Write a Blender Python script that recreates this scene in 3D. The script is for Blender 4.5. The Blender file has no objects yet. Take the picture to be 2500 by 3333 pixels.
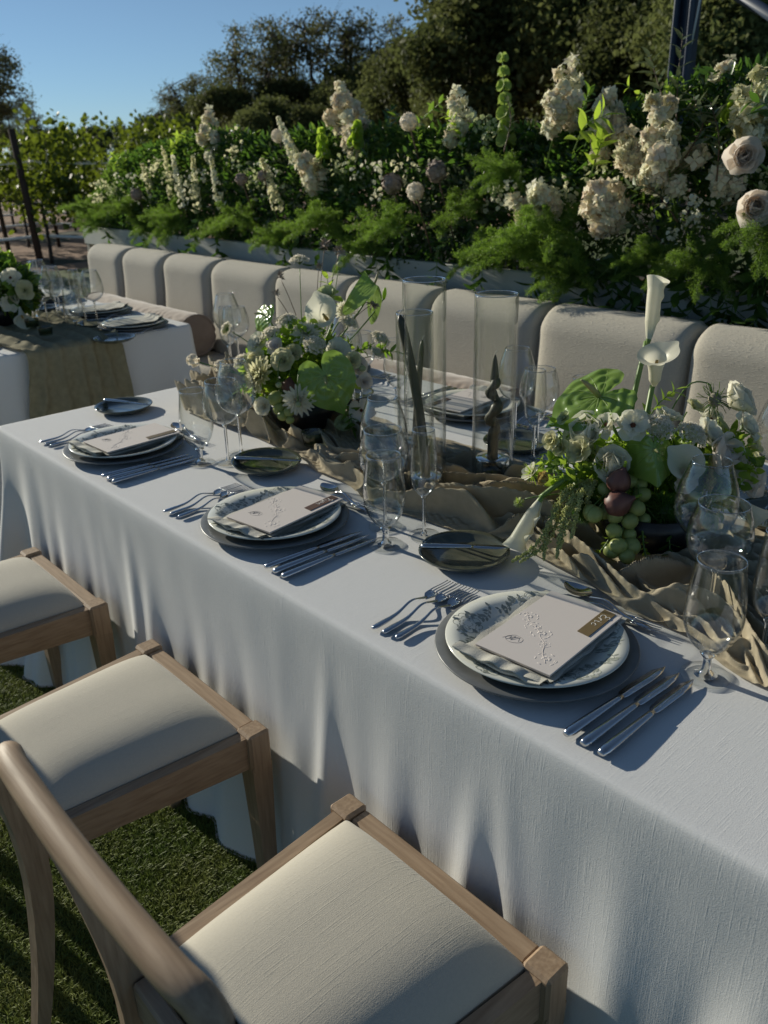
import bpy, math, random
import numpy as np
from mathutils import Matrix, Vector
rng = np.random.default_rng(7)
random.seed(7)
SC = bpy.context.scene
COL = SC.collection
R = math.radians

# ------------------------------------------------------------------ camera, light, exposure
yaw, pitch, roll = R(138.3575), R(23.329), R(-1.6578)
fw = np.array([math.cos(pitch)*math.cos(yaw), math.cos(pitch)*math.sin(yaw), -math.sin(pitch)])
r0 = np.array([math.sin(yaw), -math.cos(yaw), 0.]); u0 = np.cross(r0, fw)
rt = r0*math.cos(roll)+u0*math.sin(roll); up = -r0*math.sin(roll)+u0*math.cos(roll)
CAM = np.array([2.562, -.7556, 1.480])
cd = bpy.data.cameras.new('camera'); cam = bpy.data.objects.new('camera', cd); COL.objects.link(cam)
cam.matrix_world = Matrix(((rt[0], up[0], -fw[0], CAM[0]), (rt[1], up[1], -fw[1], CAM[1]), (rt[2], up[2], -fw[2], CAM[2]), (0, 0, 0, 1)))
cd.sensor_fit = 'VERTICAL'; cd.sensor_height = 36; cd.lens = 29.733
cd.clip_start = .02; cd.clip_end = 1000
cd.dof.use_dof = True; cd.dof.focus_distance = 1.45; cd.dof.aperture_fstop = 7.0
SC.camera = cam

SUN_EL, SUN_AZ = 17.5, 6.5            # light travels along +X, turned a little to +Y
dirl = Vector((math.cos(R(SUN_EL))*math.cos(R(SUN_AZ)), math.cos(R(SUN_EL))*math.sin(R(SUN_AZ)), -math.sin(R(SUN_EL))))
sd = bpy.data.lights.new('sun', 'SUN'); sun = bpy.data.objects.new('sun', sd); COL.objects.link(sun)
sd.energy = 4.9; sd.angle = R(.6); sd.color = (1, .945, .79)
sun.rotation_euler = dirl.to_track_quat('-Z', 'Y').to_euler()
W = bpy.data.worlds.new('World'); SC.world = W; W.use_nodes = True
nt = W.node_tree; bg = nt.nodes['Background']
sky = nt.nodes.new('ShaderNodeTexSky'); sky.sky_type = 'NISHITA'; sky.sun_disc = False
sky.sun_elevation = R(SUN_EL)
ts = -dirl                            # towards the sun; Nishita rotation is measured from +Y clockwise
sky.sun_rotation = math.atan2(ts.x, ts.y)
sky.altitude = 8000; sky.air_density = 2.0; sky.dust_density = .0; sky.ozone_density = 5.5
hs = nt.nodes.new('ShaderNodeHueSaturation'); hs.inputs['Saturation'].default_value = .82; hs.inputs['Hue'].default_value = .488
nt.links.new(sky.outputs[0], hs.inputs['Color']); nt.links.new(hs.outputs[0], bg.inputs[0]); bg.inputs[1].default_value = .074
SC.view_settings.view_transform = 'Standard'; SC.view_settings.look = 'None'
SC.view_settings.exposure = .05; SC.view_settings.gamma = 1; SC.view_settings.use_curve_mapping = False
SC.render.engine = 'CYCLES'
cy = SC.cycles
cy.use_denoising = True; cy.max_bounces = 10; cy.transparent_max_bounces = 40; cy.transmission_bounces = 8
cy.diffuse_bounces = 3; cy.glossy_bounces = 4; cy.caustics_reflective = False; cy.caustics_refractive = False
cy.sample_clamp_indirect = 6

# ------------------------------------------------------------------ geometry collector
def nrm(a):
    a = np.asarray(a, float); return a/np.maximum(np.linalg.norm(a, axis=-1, keepdims=True), 1e-9)
def basis(d, spin=0.):
    """rotation matrices (k,3,3) whose z column is d"""
    d = nrm(np.atleast_2d(d)); k = len(d)
    ref = np.where(np.abs(d[:, 2:3]) > .95, np.array([[1., 0, 0]]), np.array([[0, 0, 1.]]))
    x = nrm(np.cross(ref, d)); y = np.cross(d, x)
    s = np.broadcast_to(np.asarray(spin, float), (k,))[:, None]
    x2 = x*np.cos(s)+y*np.sin(s); y2 = -x*np.sin(s)+y*np.cos(s)
    return np.stack([x2, y2, d], -1)
class G:
    def __init__(s): s.v = []; s.f = []; s.m = []; s.n = 0
    def add(s, V, F, mi=0):
        V = np.asarray(V, float).reshape(-1, 3)
        for f in (F if isinstance(F, list) and len(F) and isinstance(F[0], np.ndarray) else [F]):
            f = np.asarray(f, int)
            if len(f): s.f.append(f+s.n); s.m.append(np.full(len(f), mi))
        s.v.append(V); s.n += len(V); return s
    def merge(s, o, M=None, t=(0, 0, 0), mi=None):
        V = np.concatenate(o.v); base = s.n
        if M is not None: V = V@np.asarray(M).T
        s.v.append(V+np.asarray(t)); s.n += len(V)
        for f, m in zip(o.f, o.m): s.f.append(f+base); s.m.append(m if mi is None else np.full(len(f), mi))
        return s
    def inst(s, T, Ms, ts, mi=None):
        """copies of collector T with matrices Ms (k,3,3) and offsets ts (k,3)"""
        V = np.concatenate(T.v); Ms = np.asarray(Ms); ts = np.asarray(ts); k = len(Ms)
        if not k: return s
        VV = np.einsum('kij,nj->kni', Ms, V)+ts[:, None, :]
        off = (np.arange(k)*len(V))[:, None, None]
        for f, m in zip(T.f, T.m):
            s.f.append((f[None]+off).reshape(-1, f.shape[1])+s.n)
            s.m.append(np.tile(m if mi is None else np.full(len(f), mi), k))
        s.v.append(VV.reshape(-1, 3)); s.n += k*len(V); return s
    def grid(s, P, mi=0, wrapu=False, wrapv=False):
        P = np.asarray(P); nu, nv = P.shape[:2]
        I = np.arange(nu*nv).reshape(nu, nv)
        if wrapu: I = np.vstack([I, I[:1]])
        if wrapv: I = np.hstack([I, I[:, :1]])
        F = np.stack([I[:-1, :-1], I[1:, :-1], I[1:, 1:], I[:-1, 1:]], -1).reshape(-1, 4)
        return s.add(P.reshape(-1, 3), F, mi)
    def lathe(s, prof, n=32, c=(0, 0, 0), mi=0, M=None):
        pr = np.asarray(prof, float); a = np.linspace(0, 2*np.pi, n, endpoint=False)
        P = np.stack([pr[:, None, 0]*np.cos(a), pr[:, None, 0]*np.sin(a), np.repeat(pr[:, 1:2], n, 1)], -1)
        if M is not None: P = P@np.asarray(M).T
        return s.grid(P+np.asarray(c), mi, wrapv=True)
    def tube(s, pts, rad, n=8, mi=0, cap=True, flat=None):
        p = np.asarray(pts, float); k = len(p); rad = np.broadcast_to(np.asarray(rad, float), (k,))
        t = nrm(np.gradient(p, axis=0)); ref = np.array([0, 0, 1.]) if abs(t[:, 2]).mean() < .8 else np.array([1., 0, 0])
        x = nrm(np.cross(ref, t)); y = np.cross(t, x); a = np.linspace(0, 2*np.pi, n, endpoint=False)
        fl = 1. if flat is None else flat
        P = p[:, None]+rad[:, None, None]*(np.cos(a)[None, :, None]*x[:, None]+fl*np.sin(a)[None, :, None]*y[:, None])
        if cap:
            P = np.concatenate([np.repeat(p[:1, None], n, 1), P, np.repeat(p[-1:, None], n, 1)])
        return s.grid(P, mi, wrapv=True)
    def box(s, lo, hi, mi=0, bev=0., M=None, t=(0, 0, 0)):
        lo = np.asarray(lo, float); hi = np.asarray(hi, float); c = (lo+hi)/2; h = (hi-lo)/2; b = min(bev, h.min()*.95)
        if b <= 0:
            q = np.array([[x, y, z] for x in (-1, 1) for y in (-1, 1) for z in (-1, 1)], float)*h+c
            F = [[0, 1, 3, 2], [4, 6, 7, 5], [0, 4, 5, 1], [2, 3, 7, 6], [0, 2, 6, 4], [1, 5, 7, 3]]
        else:
            q = []; idx = {}
            for x in (-1, 1):
                for y in (-1, 1):
                    for z in (-1, 1):
                        for ax in range(3):
                            o = np.array([x, y, z], float)*(h-b); o[ax] = (x, y, z)[ax]*h[ax]
                            idx[(x, y, z, ax)] = len(q); q.append(o+c)
            q = np.array(q); F = []; T = []
            for ax in range(3):
                a1, a2 = (ax+1) % 3, (ax+2) % 3
                for sg in (-1, 1):
                    k = []
                    for (p1, p2) in ((-1, -1), (1, -1), (1, 1), (-1, 1)):
                        e = [0, 0, 0]; e[ax] = sg; e[a1] = p1; e[a2] = p2; k.append(idx[(*e, ax)])
                    F.append(k if sg > 0 else k[::-1])
            for ax in range(3):
                a1, a2 = (ax+1) % 3, (ax+2) % 3
                for p1 in (-1, 1):
                    for p2 in (-1, 1):
                        e0 = [0, 0, 0]; e0[ax] = -1; e0[a1] = p1; e0[a2] = p2; e1 = list(e0); e1[ax] = 1
                        k = [idx[(*e0, a1)], idx[(*e1, a1)], idx[(*e1, a2)], idx[(*e0, a2)]]
                        F.append(k if p1*p2 < 0 else k[::-1])
            for x in (-1, 1):
                for y in (-1, 1):
                    for z in (-1, 1):
                        k = [idx[(x, y, z, 0)], idx[(x, y, z, 1)], idx[(x, y, z, 2)]]
                        T.append(k if x*y*z > 0 else k[::-1])
            F = [np.array(F), np.array(T)]
            if M is not None: q = q@np.asarray(M).T
            return s.add(q+np.asarray(t), F, mi)
        if M is not None: q = q@np.asarray(M).T
        return s.add(q+np.asarray(t), np.array(F), mi)
    def ball(s, c, r, n=10, mi=0, M=None):
        r = np.broadcast_to(np.asarray(r, float), (3,)); th = np.linspace(0, np.pi, n//2+2); ph = np.linspace(0, 2*np.pi, n, endpoint=False)
        P = np.stack([np.sin(th)[:, None]*np.cos(ph), np.sin(th)[:, None]*np.sin(ph), np.repeat(np.cos(th)[:, None], n, 1)], -1)*r
        if M is not None: P = P@np.asarray(M).T
        return s.grid(P+np.asarray(c), mi, wrapv=True)
    def mesh(s, name, mats, smooth=True, off=(0, 0, 0)):
        me = bpy.data.meshes.new(name); V = np.concatenate(s.v)-np.asarray(off)
        cnt = np.concatenate([np.full(len(f), f.shape[1]) for f in s.f]); L = np.concatenate([f.ravel() for f in s.f])
        mi = np.concatenate(s.m)
        me.vertices.add(len(V)); me.vertices.foreach_set('co', V.astype(np.float32).ravel())
        me.loops.add(len(L)); me.loops.foreach_set('vertex_index', L.astype(np.int32))
        me.polygons.add(len(cnt)); st = np.concatenate([[0], np.cumsum(cnt)[:-1]])
        me.polygons.foreach_set('loop_start', st.astype(np.int32))
        me.polygons.foreach_set('material_index', mi.astype(np.int32))
        me.polygons.foreach_set('use_smooth', np.full(len(cnt), smooth))
        for m in (mats if isinstance(mats, (list, tuple)) else [mats]): me.materials.append(m)
        me.update(calc_edges=True); me.validate(); return me

# ------------------------------------------------------------------ objects
def tag(o, label=None, cat=None, group=None, kind=None):
    if label: o['label'] = label
    if cat: o['category'] = cat
    if group: o['group'] = group
    if kind: o['kind'] = kind
    return o
def thing(name, label, cat, loc=(0, 0, 0), group=None, kind=None):
    o = bpy.data.objects.new(name, None); COL.objects.link(o); o.location = Vector([float(a) for a in loc]); o.empty_display_size = .02
    return tag(o, label, cat, group, kind)
def obj(name, g, mats, parent=None, loc=None, smooth=True, local=False):
    """world-space geometry -> object; as a part it is stored relative to its parent"""
    off = (0, 0, 0) if local else (np.array(absloc(parent)) if parent else (loc if loc is not None else (0, 0, 0)))
    o = bpy.data.objects.new(name, g.mesh(name, mats, smooth, off)); COL.objects.link(o)
    if parent:
        o.parent = parent
        if name in ('florets', 'pedicels', 'fronds', 'tassel', 'bristles', 'floral_print', 'bracts', 'seed_head', 'crown', 'foliage', 'embossed_flowers'): o['kind'] = 'stuff'
    elif loc is not None: o.location = Vector([float(a) for a in loc])
    return o
def absloc(o):
    l = Vector((0, 0, 0))
    while o: l = l+o.location; o = o.parent
    return l
def dup(root, loc=None, rot=None, scale=None, label=None, group=None):
    def cp(o, par):
        c = o.copy(); COL.objects.link(c); c.parent = par
        for ch in o.children: cp(ch, c)
        return c
    c = cp(root, None)
    if loc is not None: c.location = Vector([float(a) for a in loc])
    if rot is not None: c.rotation_euler = rot
    if scale is not None: c.scale = (scale,)*3 if not hasattr(scale, '__len__') else scale
    if label: c['label'] = label
    if group: c['group'] = group
    return c
def mtx(d, spin=0.): return basis(np.array(d), spin)[0]
def smooth(a, b, x): t = np.clip((x-a)/(b-a), 0, 1); return t*t*(3-2*t)
def bez(p, n=12):
    p = [np.asarray(a, float) for a in p]; t = np.linspace(0, 1, n)[:, None]
    if len(p) == 3: return (1-t)**2*p[0]+2*t*(1-t)*p[1]+t*t*p[2]
    if len(p) == 4: return (1-t)**3*p[0]+3*t*(1-t)**2*p[1]+3*t*t*(1-t)*p[2]+t**3*p[3]
    return (1-t)*p[0]+t*p[1]
def spl(p, n=20):
    """Catmull-Rom through points"""
    p = np.asarray(p, float); q = np.vstack([2*p[0]-p[1], p, 2*p[-1]-p[-2]]); out = []
    k = len(p)-1
    for t in np.linspace(0, k-1e-6, n):
        i = int(t); f = t-i; a, b, c, d = q[i:i+4]
        out.append(.5*((2*b)+(c-a)*f+(2*a-5*b+4*c-d)*f*f+(3*b-a-3*c+d)*f**3))
    return np.array(out)
class Noise:
    """smooth value noise in 2-D / 1-D from random sines"""
    def __init__(s, k=10, f=(1, 3), seed=0, aniso=(1, 1)):
        r = np.random.default_rng(seed); a = r.uniform(0, 2*np.pi, k); m = r.uniform(*f, k)
        s.k = np.stack([np.cos(a)*m*aniso[0], np.sin(a)*m*aniso[1]], -1); s.p = r.uniform(0, 6.28, k); s.w = r.uniform(.5, 1, k); s.w /= s.w.sum()
    def __call__(s, x, y=0.):
        x = np.asarray(x); y = np.asarray(y)+0*x
        return sum(w*np.sin(k[0]*x+k[1]*y+p) for k, p, w in zip(s.k, s.p, s.w))*1.6

# ------------------------------------------------------------------ materials
def M(name, col, rough=.55, col2=None, vscale=6, stretch=(1, 1, 1), metal=0., spec=.5, trans=0., tcol=None, bump=0., bscale=60, bstretch=None, coat=0., sheen=0., rnd=0., contrast=(.3, .7), detail=4, bd=.002, weave=0.):
    m = bpy.data.materials.new(name); m.use_nodes = True; t = m.node_tree; N = t.nodes; L = t.links
    b = N['Principled BSDF']; out = N['Material Output']
    b.inputs['Roughness'].default_value = rough; b.inputs['Metallic'].default_value = metal
    b.inputs['Specular IOR Level'].default_value = spec
    b.inputs['Coat Weight'].default_value = coat; b.inputs['Coat Roughness'].default_value = .08
    b.inputs['Sheen Weight'].default_value = sheen
    col = (*col, 1); csock = None
    tc = N.new('ShaderNodeTexCoord')
    def nz(scale, st, det):
        mp = N.new('ShaderNodeMapping'); mp.inputs['Scale'].default_value = st; L.new(tc.outputs['Object'], mp.inputs[0])
        n = N.new('ShaderNodeTexNoise'); n.inputs['Scale'].default_value = scale; n.inputs['Detail'].default_value = det
        L.new(mp.outputs[0], n.inputs['Vector']); return n
    if col2 is not None:
        n = nz(vscale, stretch, detail); r = N.new('ShaderNodeValToRGB'); L.new(n.outputs[0], r.inputs[0])
        r.color_ramp.elements[0].position = contrast[0]; r.color_ramp.elements[1].position = contrast[1]
        r.color_ramp.elements[0].color = col; r.color_ramp.elements[1].color = (*col2, 1); csock = r.outputs[0]
    if rnd:
        oi = N.new('ShaderNodeObjectInfo'); hs = N.new('ShaderNodeHueSaturation')
        mr = N.new('ShaderNodeMapRange'); mr.inputs[3].default_value = 1-rnd; mr.inputs[4].default_value = 1+rnd
        L.new(oi.outputs['Random'], mr.inputs[0]); L.new(mr.outputs[0], hs.inputs['Value'])
        if csock: L.new(csock, hs.inputs['Color'])
        else: hs.inputs['Color'].default_value = col
        csock = hs.outputs[0]
    if csock: L.new(csock, b.inputs['Base Color'])
    else: b.inputs['Base Color'].default_value = col
    bn = None
    if bump:
        n = nz(bscale, bstretch or (1, 1, 1), 3); bn = N.new('ShaderNodeBump'); bn.inputs['Strength'].default_value = bump; bn.inputs['Distance'].default_value = bd
        hsock = n.outputs[0]
        if weave:        # sparse slub threads over a fine even grain
            rp = N.new('ShaderNodeMapRange'); rp.inputs[1].default_value = .54; rp.inputs[2].default_value = .74; L.new(n.outputs[0], rp.inputs[0])
            f = nz(620, (1, 1, 1), 1); ad = N.new('ShaderNodeMath'); ad.operation = 'MULTIPLY_ADD'; L.new(f.outputs[0], ad.inputs[0]); ad.inputs[1].default_value = weave; L.new(rp.outputs[0], ad.inputs[2]); hsock = ad.outputs[0]
        L.new(hsock, bn.inputs['Height']); L.new(bn.outputs[0], b.inputs['Normal'])
    if trans:
        tr = N.new('ShaderNodeBsdfTranslucent'); mx = N.new('ShaderNodeMixShader'); mx.inputs[0].default_value = trans
        if tcol: tr.inputs[0].default_value = (*tcol, 1)
        elif csock: L.new(csock, tr.inputs[0])
        else: tr.inputs[0].default_value = col
        L.new(b.outputs[0], mx.inputs[1]); L.new(tr.outputs[0], mx.inputs[2]); L.new(mx.outputs[0], out.inputs[0])
    return m
def thin_glass(name, tint=(.97, .985, .98), edge=(.62, .68, .66), refl=.035, fe=4.):
    m = bpy.data.materials.new(name); m.use_nodes = True; t = m.node_tree; N = t.nodes; L = t.links
    N.remove(N['Principled BSDF']); out = N['Material Output']
    lw = N.new('ShaderNodeLayerWeight'); lw.inputs[0].default_value = .5
    REFP = fe
    def pw(e, a, k):
        p = N.new('ShaderNodeMath'); p.operation = 'POWER'; L.new(lw.outputs['Facing'], p.inputs[0]); p.inputs[1].default_value = e
        q = N.new('ShaderNodeMath'); q.operation = 'MULTIPLY_ADD'; L.new(p.outputs[0], q.inputs[0]); q.inputs[1].default_value = a; q.inputs[2].default_value = k; q.use_clamp = True
        return q.outputs[0]
    tr = N.new('ShaderNodeBsdfTransparent'); mc = N.new('ShaderNodeMix'); mc.data_type = 'RGBA'
    mc.inputs[6].default_value = (*tint, 1); mc.inputs[7].default_value = (*edge, 1); L.new(pw(5, 1, 0), mc.inputs[0]); L.new(mc.outputs[2], tr.inputs[0])
    gl = N.new('ShaderNodeBsdfGlossy'); gl.inputs['Roughness'].default_value = .03
    mx = N.new('ShaderNodeMixShader'); L.new(pw(REFP, .9, refl), mx.inputs[0]); L.new(tr.outputs[0], mx.inputs[1]); L.new(gl.outputs[0], mx.inputs[2])
    L.new(mx.outputs[0], out.inputs[0]); return m
def solid_glass(name, col=(1, 1, 1), rough=0.):
    m = bpy.data.materials.new(name); m.use_nodes = True; b = m.node_tree.nodes['Principled BSDF']
    b.inputs['Transmission Weight'].default_value = 1; b.inputs['Base Color'].default_value = (*col, 1); b.inputs['Roughness'].default_value = rough; b.inputs['IOR'].default_value = 1.47
    return m
LINEN = M('white_linen', (.755, .757, .755), .85, (.735, .735, .73), 300, (1, 1, 1), bump=.14, bscale=45, bstretch=(13, .35, .35), weave=1.0, sheen=.1, spec=.2, trans=.08)
GAUZE = M('taupe_gauze', (.55, .475, .345), .9, (.45, .39, .28), 40, bump=.3, bscale=400, spec=.1, trans=.22)
GAUZEG = M('sage_gauze', (.36, .325, .215), .9, (.28, .255, .165), 40, bump=.3, bscale=400, spec=.1, trans=.22)
SEATF = M('cream_slub_fabric', (.52, .482, .405), .9, (.49, .455, .382), 260, (1, 1, 1), bump=.20, bscale=42, bstretch=(13, .25, .5), weave=1.0, sheen=.2, spec=.15)
BENCHF = M('oat_woven_fabric', (.53, .485, .40), .9, (.475, .435, .36), 200, (1, 1, 1), bump=.42, bscale=60, bstretch=(1.2, 1, 5), weave=.7, sheen=.2, spec=.15, bd=.003)
VELVET = M('taupe_velvet', (.33, .25, .195), .8, (.27, .20, .155), 20, sheen=.5, spec=.1)
def wood(n, st): return M('oak_'+n, (.41, .295, .195), .58, (.235, .155, .095), 95, st, bump=.22, bscale=110, bstretch=st, contrast=(.22, .78), spec=.4, detail=6)
WX, WY, WZ = wood('grain_across', (.12, 1.6, 1.6)), wood('grain_deep', (1.6, .12, 1.6)), wood('grain_upright', (1.6, 1.6, .12))
STEEL = M('polished_steel', (.62, .62, .63), .13, metal=1., bump=.01, bscale=300)
CHARG = M('grey_stoneware', (.17, .175, .175), .36, (.14, .145, .145), 40, spec=.4)
CHINA = M('cream_china', (.74, .74, .66), .16, spec=.5, coat=.3)
PRINT = M('grey_transfer_print', (.36, .38, .335), .25, (.27, .29, .25), 120)
GREENP = M('dark_green_glaze', (.060, .070, .052), .16, (.13, .13, .092), 18, (1, 3, 1), coat=.6, contrast=(.35, .75))
CARD = M('blush_card', (.70, .635, .59), .75, bump=.05, bscale=500)
NAPK = M('ivory_napkin', (.64, .615, .54), .9, (.58, .555, .475), 60, bump=.35, bscale=500, trans=.1)
GOLD = M('bronze_ribbon', (.21, .15, .07), .45, (.17, .12, .055), 200, (1, 8, 1))
BROWN = M('umber_ribbon', (.13, .07, .05), .5, (.11, .06, .04), 200, (1, 8, 1))
INKW = M('white_ink', (.82, .8, .75), .6)
INKG = M('grey_ink', (.34, .31, .29), .6)
GLASS = thin_glass('drinking_glass', (.985, .99, .985), (.78, .82, .81), .055, 3.0); GSTEM = solid_glass('glass_stem'); FOOT = thin_glass('glass_foot', (.99, .995, .99), (.9, .93, .92), .02, 5.5)
VGLASS = thin_glass('hurricane_glass', (.985, .99, .985), (.80, .84, .82), .035, 2.7)
SMOKE = thin_glass('smoked_green_glass', (.45, .5, .38), (.1, .12, .08), .08)
WAX = M('olive_wax', (.065, .062, .042), .45, spec=.4)
CREAMWAX = M('ivory_wax', (.7, .66, .55), .5)
BOWL = M('black_bowl', (.012, .012, .013), .4)
WHITEP = M('white_petal', (.93, .89, .76), .6, (.88, .85, .68), 60, trans=.42)
CREAMP = M('cream_petal', (.80, .75, .52), .6, (.72, .72, .42), 50, trans=.55)
BLUSHP = M('blush_petal', (.93, .86, .77), .6, (.90, .80, .70), 40, trans=.5)
GREENPET = M('lime_petal', (.50, .56, .24), .6, (.62, .64, .38), 40, trans=.35)
CALLA = M('calla_white', (.92, .88, .74), .42, (.86, .83, .66), 25, trans=.45, spec=.4)
PANC = M('hydrangea_cream', (.86, .83, .56), .7, (.88, .86, .70), 25, trans=.35)
PANP = M('hydrangea_pink', (.85, .77, .55), .7, (.84, .70, .55), 22, trans=.35)
PANG = M('hydrangea_lime', (.55, .56, .26), .7, (.68, .62, .40), 25, trans=.3)
UMB = M('lace_white', (.95, .89, .77), .7, (.88, .81, .68), 90, trans=.45)
SEED = M('dry_seedhead', (.27, .20, .15), .8, (.38, .30, .24), 90)
PODW = M('grey_pod', (.36, .33, .25), .8, (.26, .2, .15), 60)
BOIG = M('bell_lime', (.30, .42, .07), .5, (.42, .52, .14), 20, trans=.4)
STEMG = M('green_stem', (.10, .20, .03), .45, (.16, .24, .06), 30)
STEMB = M('brown_stem', (.10, .06, .03), .6)
LEAFD = M('dark_leaf', (.048, .10, .026), .26, (.085, .15, .038), 15, trans=.35, tcol=(.12, .25, .03), spec=.5)
LEAFM = M('mid_leaf', (.10, .175, .028), .42, (.15, .24, .045), 15, trans=.45, tcol=(.27, .45, .045))
LEAFL = M('lime_leaf', (.23, .35, .04), .42, (.30, .41, .065), 15, trans=.5, tcol=(.48, .66, .07))
FERN = M('fern_green', (.09, .165, .025), .5, (.155, .235, .04), 8, trans=.45, tcol=(.27, .44, .05), rnd=.3)
PLEAF = M('planter_leaf', (.08, .14, .030), .4, (.125, .19, .042), 15, trans=.42, tcol=(.21, .34, .045))
OLIVE = M('olive_leaf', (.12, .155, .07), .4, (.20, .24, .14), 30, trans=.25)
ANTH = M('anthurium_green', (.23, .38, .06), .2, (.31, .45, .10), 14, trans=.4, tcol=(.30, .46, .06), coat=.5)
VEIN = M('anthurium_vein', (.40, .52, .16), .3, coat=.4, trans=.2)
SPAD = M('spadix', (.50, .33, .16), .5, (.28, .33, .10), 40)
GRAPE = M('green_grape', (.36, .43, .12), .36, (.44, .48, .17), 30, trans=.25, tcol=(.4, .5, .12), bump=.04, bscale=90)
FIG = M('purple_fig', (.05, .018, .022), .5, (.22, .09, .06), 40, (1, 1, .2))
AMAR = M('amaranth_green', (.60, .63, .22), .8, (.68, .68, .32), 90, trans=.45)
TRICK = M('dianthus_green', (.06, .15, .015), .6, (.10, .22, .025), 60, trans=.3)
YELL = M('apricot_petal', (.62, .42, .16), .6, (.55, .44, .12), 30, trans=.3)
CENT = M('flower_eye', (.13, .04, .015), .8)
BARK = M('oak_bark', (.055, .045, .036), .9, (.035, .028, .022), 6, (1, 1, .2), bump=.5, bscale=12)
OAKL = M('oak_leaf', (.095, .115, .035), .6, (.15, .145, .055), .6, trans=.4, rnd=.2)
DARKL = M('hillside_leaf', (.10, .125, .04), .65, (.16, .175, .06), .5, trans=.45, rnd=.25, spec=.2)
FARL = M('far_leaf', (.07, .10, .045), .65, (.10, .135, .06), .5, trans=.3, rnd=.2, spec=.2)
VINEL = M('vine_leaf', (.05, .085, .015), .5, (.15, .17, .025), 3, trans=.38, tcol=(.20, .26, .02), rnd=.2)
GRASS = M('turf_blade', (.115, .175, .030), .55, (.22, .25, .07), 7, trans=.35, spec=.25)
LAWN = M('turf_base', (.06, .09, .022), .9, (.10, .13, .036), 9, bump=.8, bscale=140, bd=.01)
SOIL = M('vineyard_soil', (.36, .22, .14), .95, (.25, .15, .095), 3, bump=.8, bscale=20, bd=.05)
HILLM = M('scrub_hill', (.035, .045, .02), .95, (.055, .05, .03), .3, bump=.6, bscale=2, bd=.3)
PLANT = M('white_planter_paint', (.52, .52, .48), .6, (.45, .45, .41), 5, bump=.06, bscale=60, bstretch=(.2, 1, 1))
PLANTD = M('planter_post_paint', (.33, .30, .25), .7)
TOWER = M('slate_blue_steel', (.055, .075, .12), .5, (.04, .055, .09), 6)
WIRE = M('pale_wire', (.78, .78, .75), .5)
POSTM = M('rusty_post', (.06, .035, .022), .9)

# ------------------------------------------------------------------ ground, hill, vineyard soil
def ground():
    g = G(); g.box((-220, -160, -.3), (160, 220, -.02)); tag(obj('ground', g, HILLM), kind='structure')
    g = G(); P = np.zeros((60, 50, 3)); xs = np.linspace(-9.6, 14, 60); ys = np.linspace(-12, 12, 50)
    P[..., 0] = xs[:, None]; P[..., 1] = ys[None]; P[..., 2] = -.004
    P[0, :, 0] += Noise(6, (.5, 2), 3)(ys)*.25
    g.grid(P); tag(obj('lawn', g, LAWN), kind='structure')
    g = G(); n = Noise(12, (.5, 3), 5); xs = np.linspace(-60, -9, 160); ys = np.linspace(-20, 45, 160)
    X, Y = np.meshgrid(xs, ys, indexing='ij'); g.grid(np.stack([X, Y, -.016+.012*n(X, Y)*smooth(-9.3, -11, X)], -1))
    tag(obj('vineyard_soil', g, SOIL), kind='structure')
    g = G(); n = Noise(14, (.03, .15), 9); a = np.radians(np.linspace(40, 150, 120)); r = np.linspace(26, 190, 50)
    A, Rr = np.meshgrid(a, r, indexing='ij')
    H = smooth(28, 150, Rr)*34*smooth(np.radians(137), np.radians(112), A)*(1+.3*n(Rr*np.cos(A), Rr*np.sin(A)))+smooth(90, 190, Rr)*4-.05
    g.grid(np.stack([2.5+Rr*np.cos(A), -.7+Rr*np.sin(A), H], -1)); tag(obj('hill', g, HILLM), kind='structure')
ground()
def hill_z(x, y):
    r = math.hypot(x-2.5, y+.7); a = math.atan2(y+.7, x-2.5)
    return float(smooth(28, 150, r)*34*smooth(R(137), R(112), a))
def turf():
    n = 250000; r = np.random.default_rng(3)
    x = np.concatenate([r.uniform(-.1, 1.9, n-120000), r.uniform(-2.2, 3.2, 120000)]); y = np.concatenate([r.uniform(-.95, .10, n-120000), r.uniform(-2.3, .1, 120000)])
    a = r.uniform(0, 6.28, n)+1.5*Noise(8, (4, 12), 2)(x, y); h = r.uniform(.007, .018, n); w = r.uniform(.0007, .0014, n); ln = r.uniform(.3, 1.5, n)*h
    d = np.stack([np.cos(a), np.sin(a)], -1); p = np.stack([-d[:, 1], d[:, 0]], -1)
    b = np.stack([x, y], -1)
    def lv(t, k, ww): return np.concatenate([b+d*(ln*t)[:, None]+p*(w*ww)[:, None]*k, (h*(1.3*t-.45*t*t))[:, None]], 1)
    V = np.stack([lv(0, -1, 1), lv(0, 1, 1), lv(.5, 1, .9), lv(.5, -1, .9), lv(1, 0, 1)], 1)
    i = np.arange(n)[:, None]*5
    g = G(); g.add(V.reshape(-1, 3), [i+np.array([[0, 1, 2, 3]]), i+np.array([[3, 2, 4]])])
    tag(obj('grass', g, GRASS), 'short dark green turf blades under and between the chairs', 'grass', kind='stuff')
turf()

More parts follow.
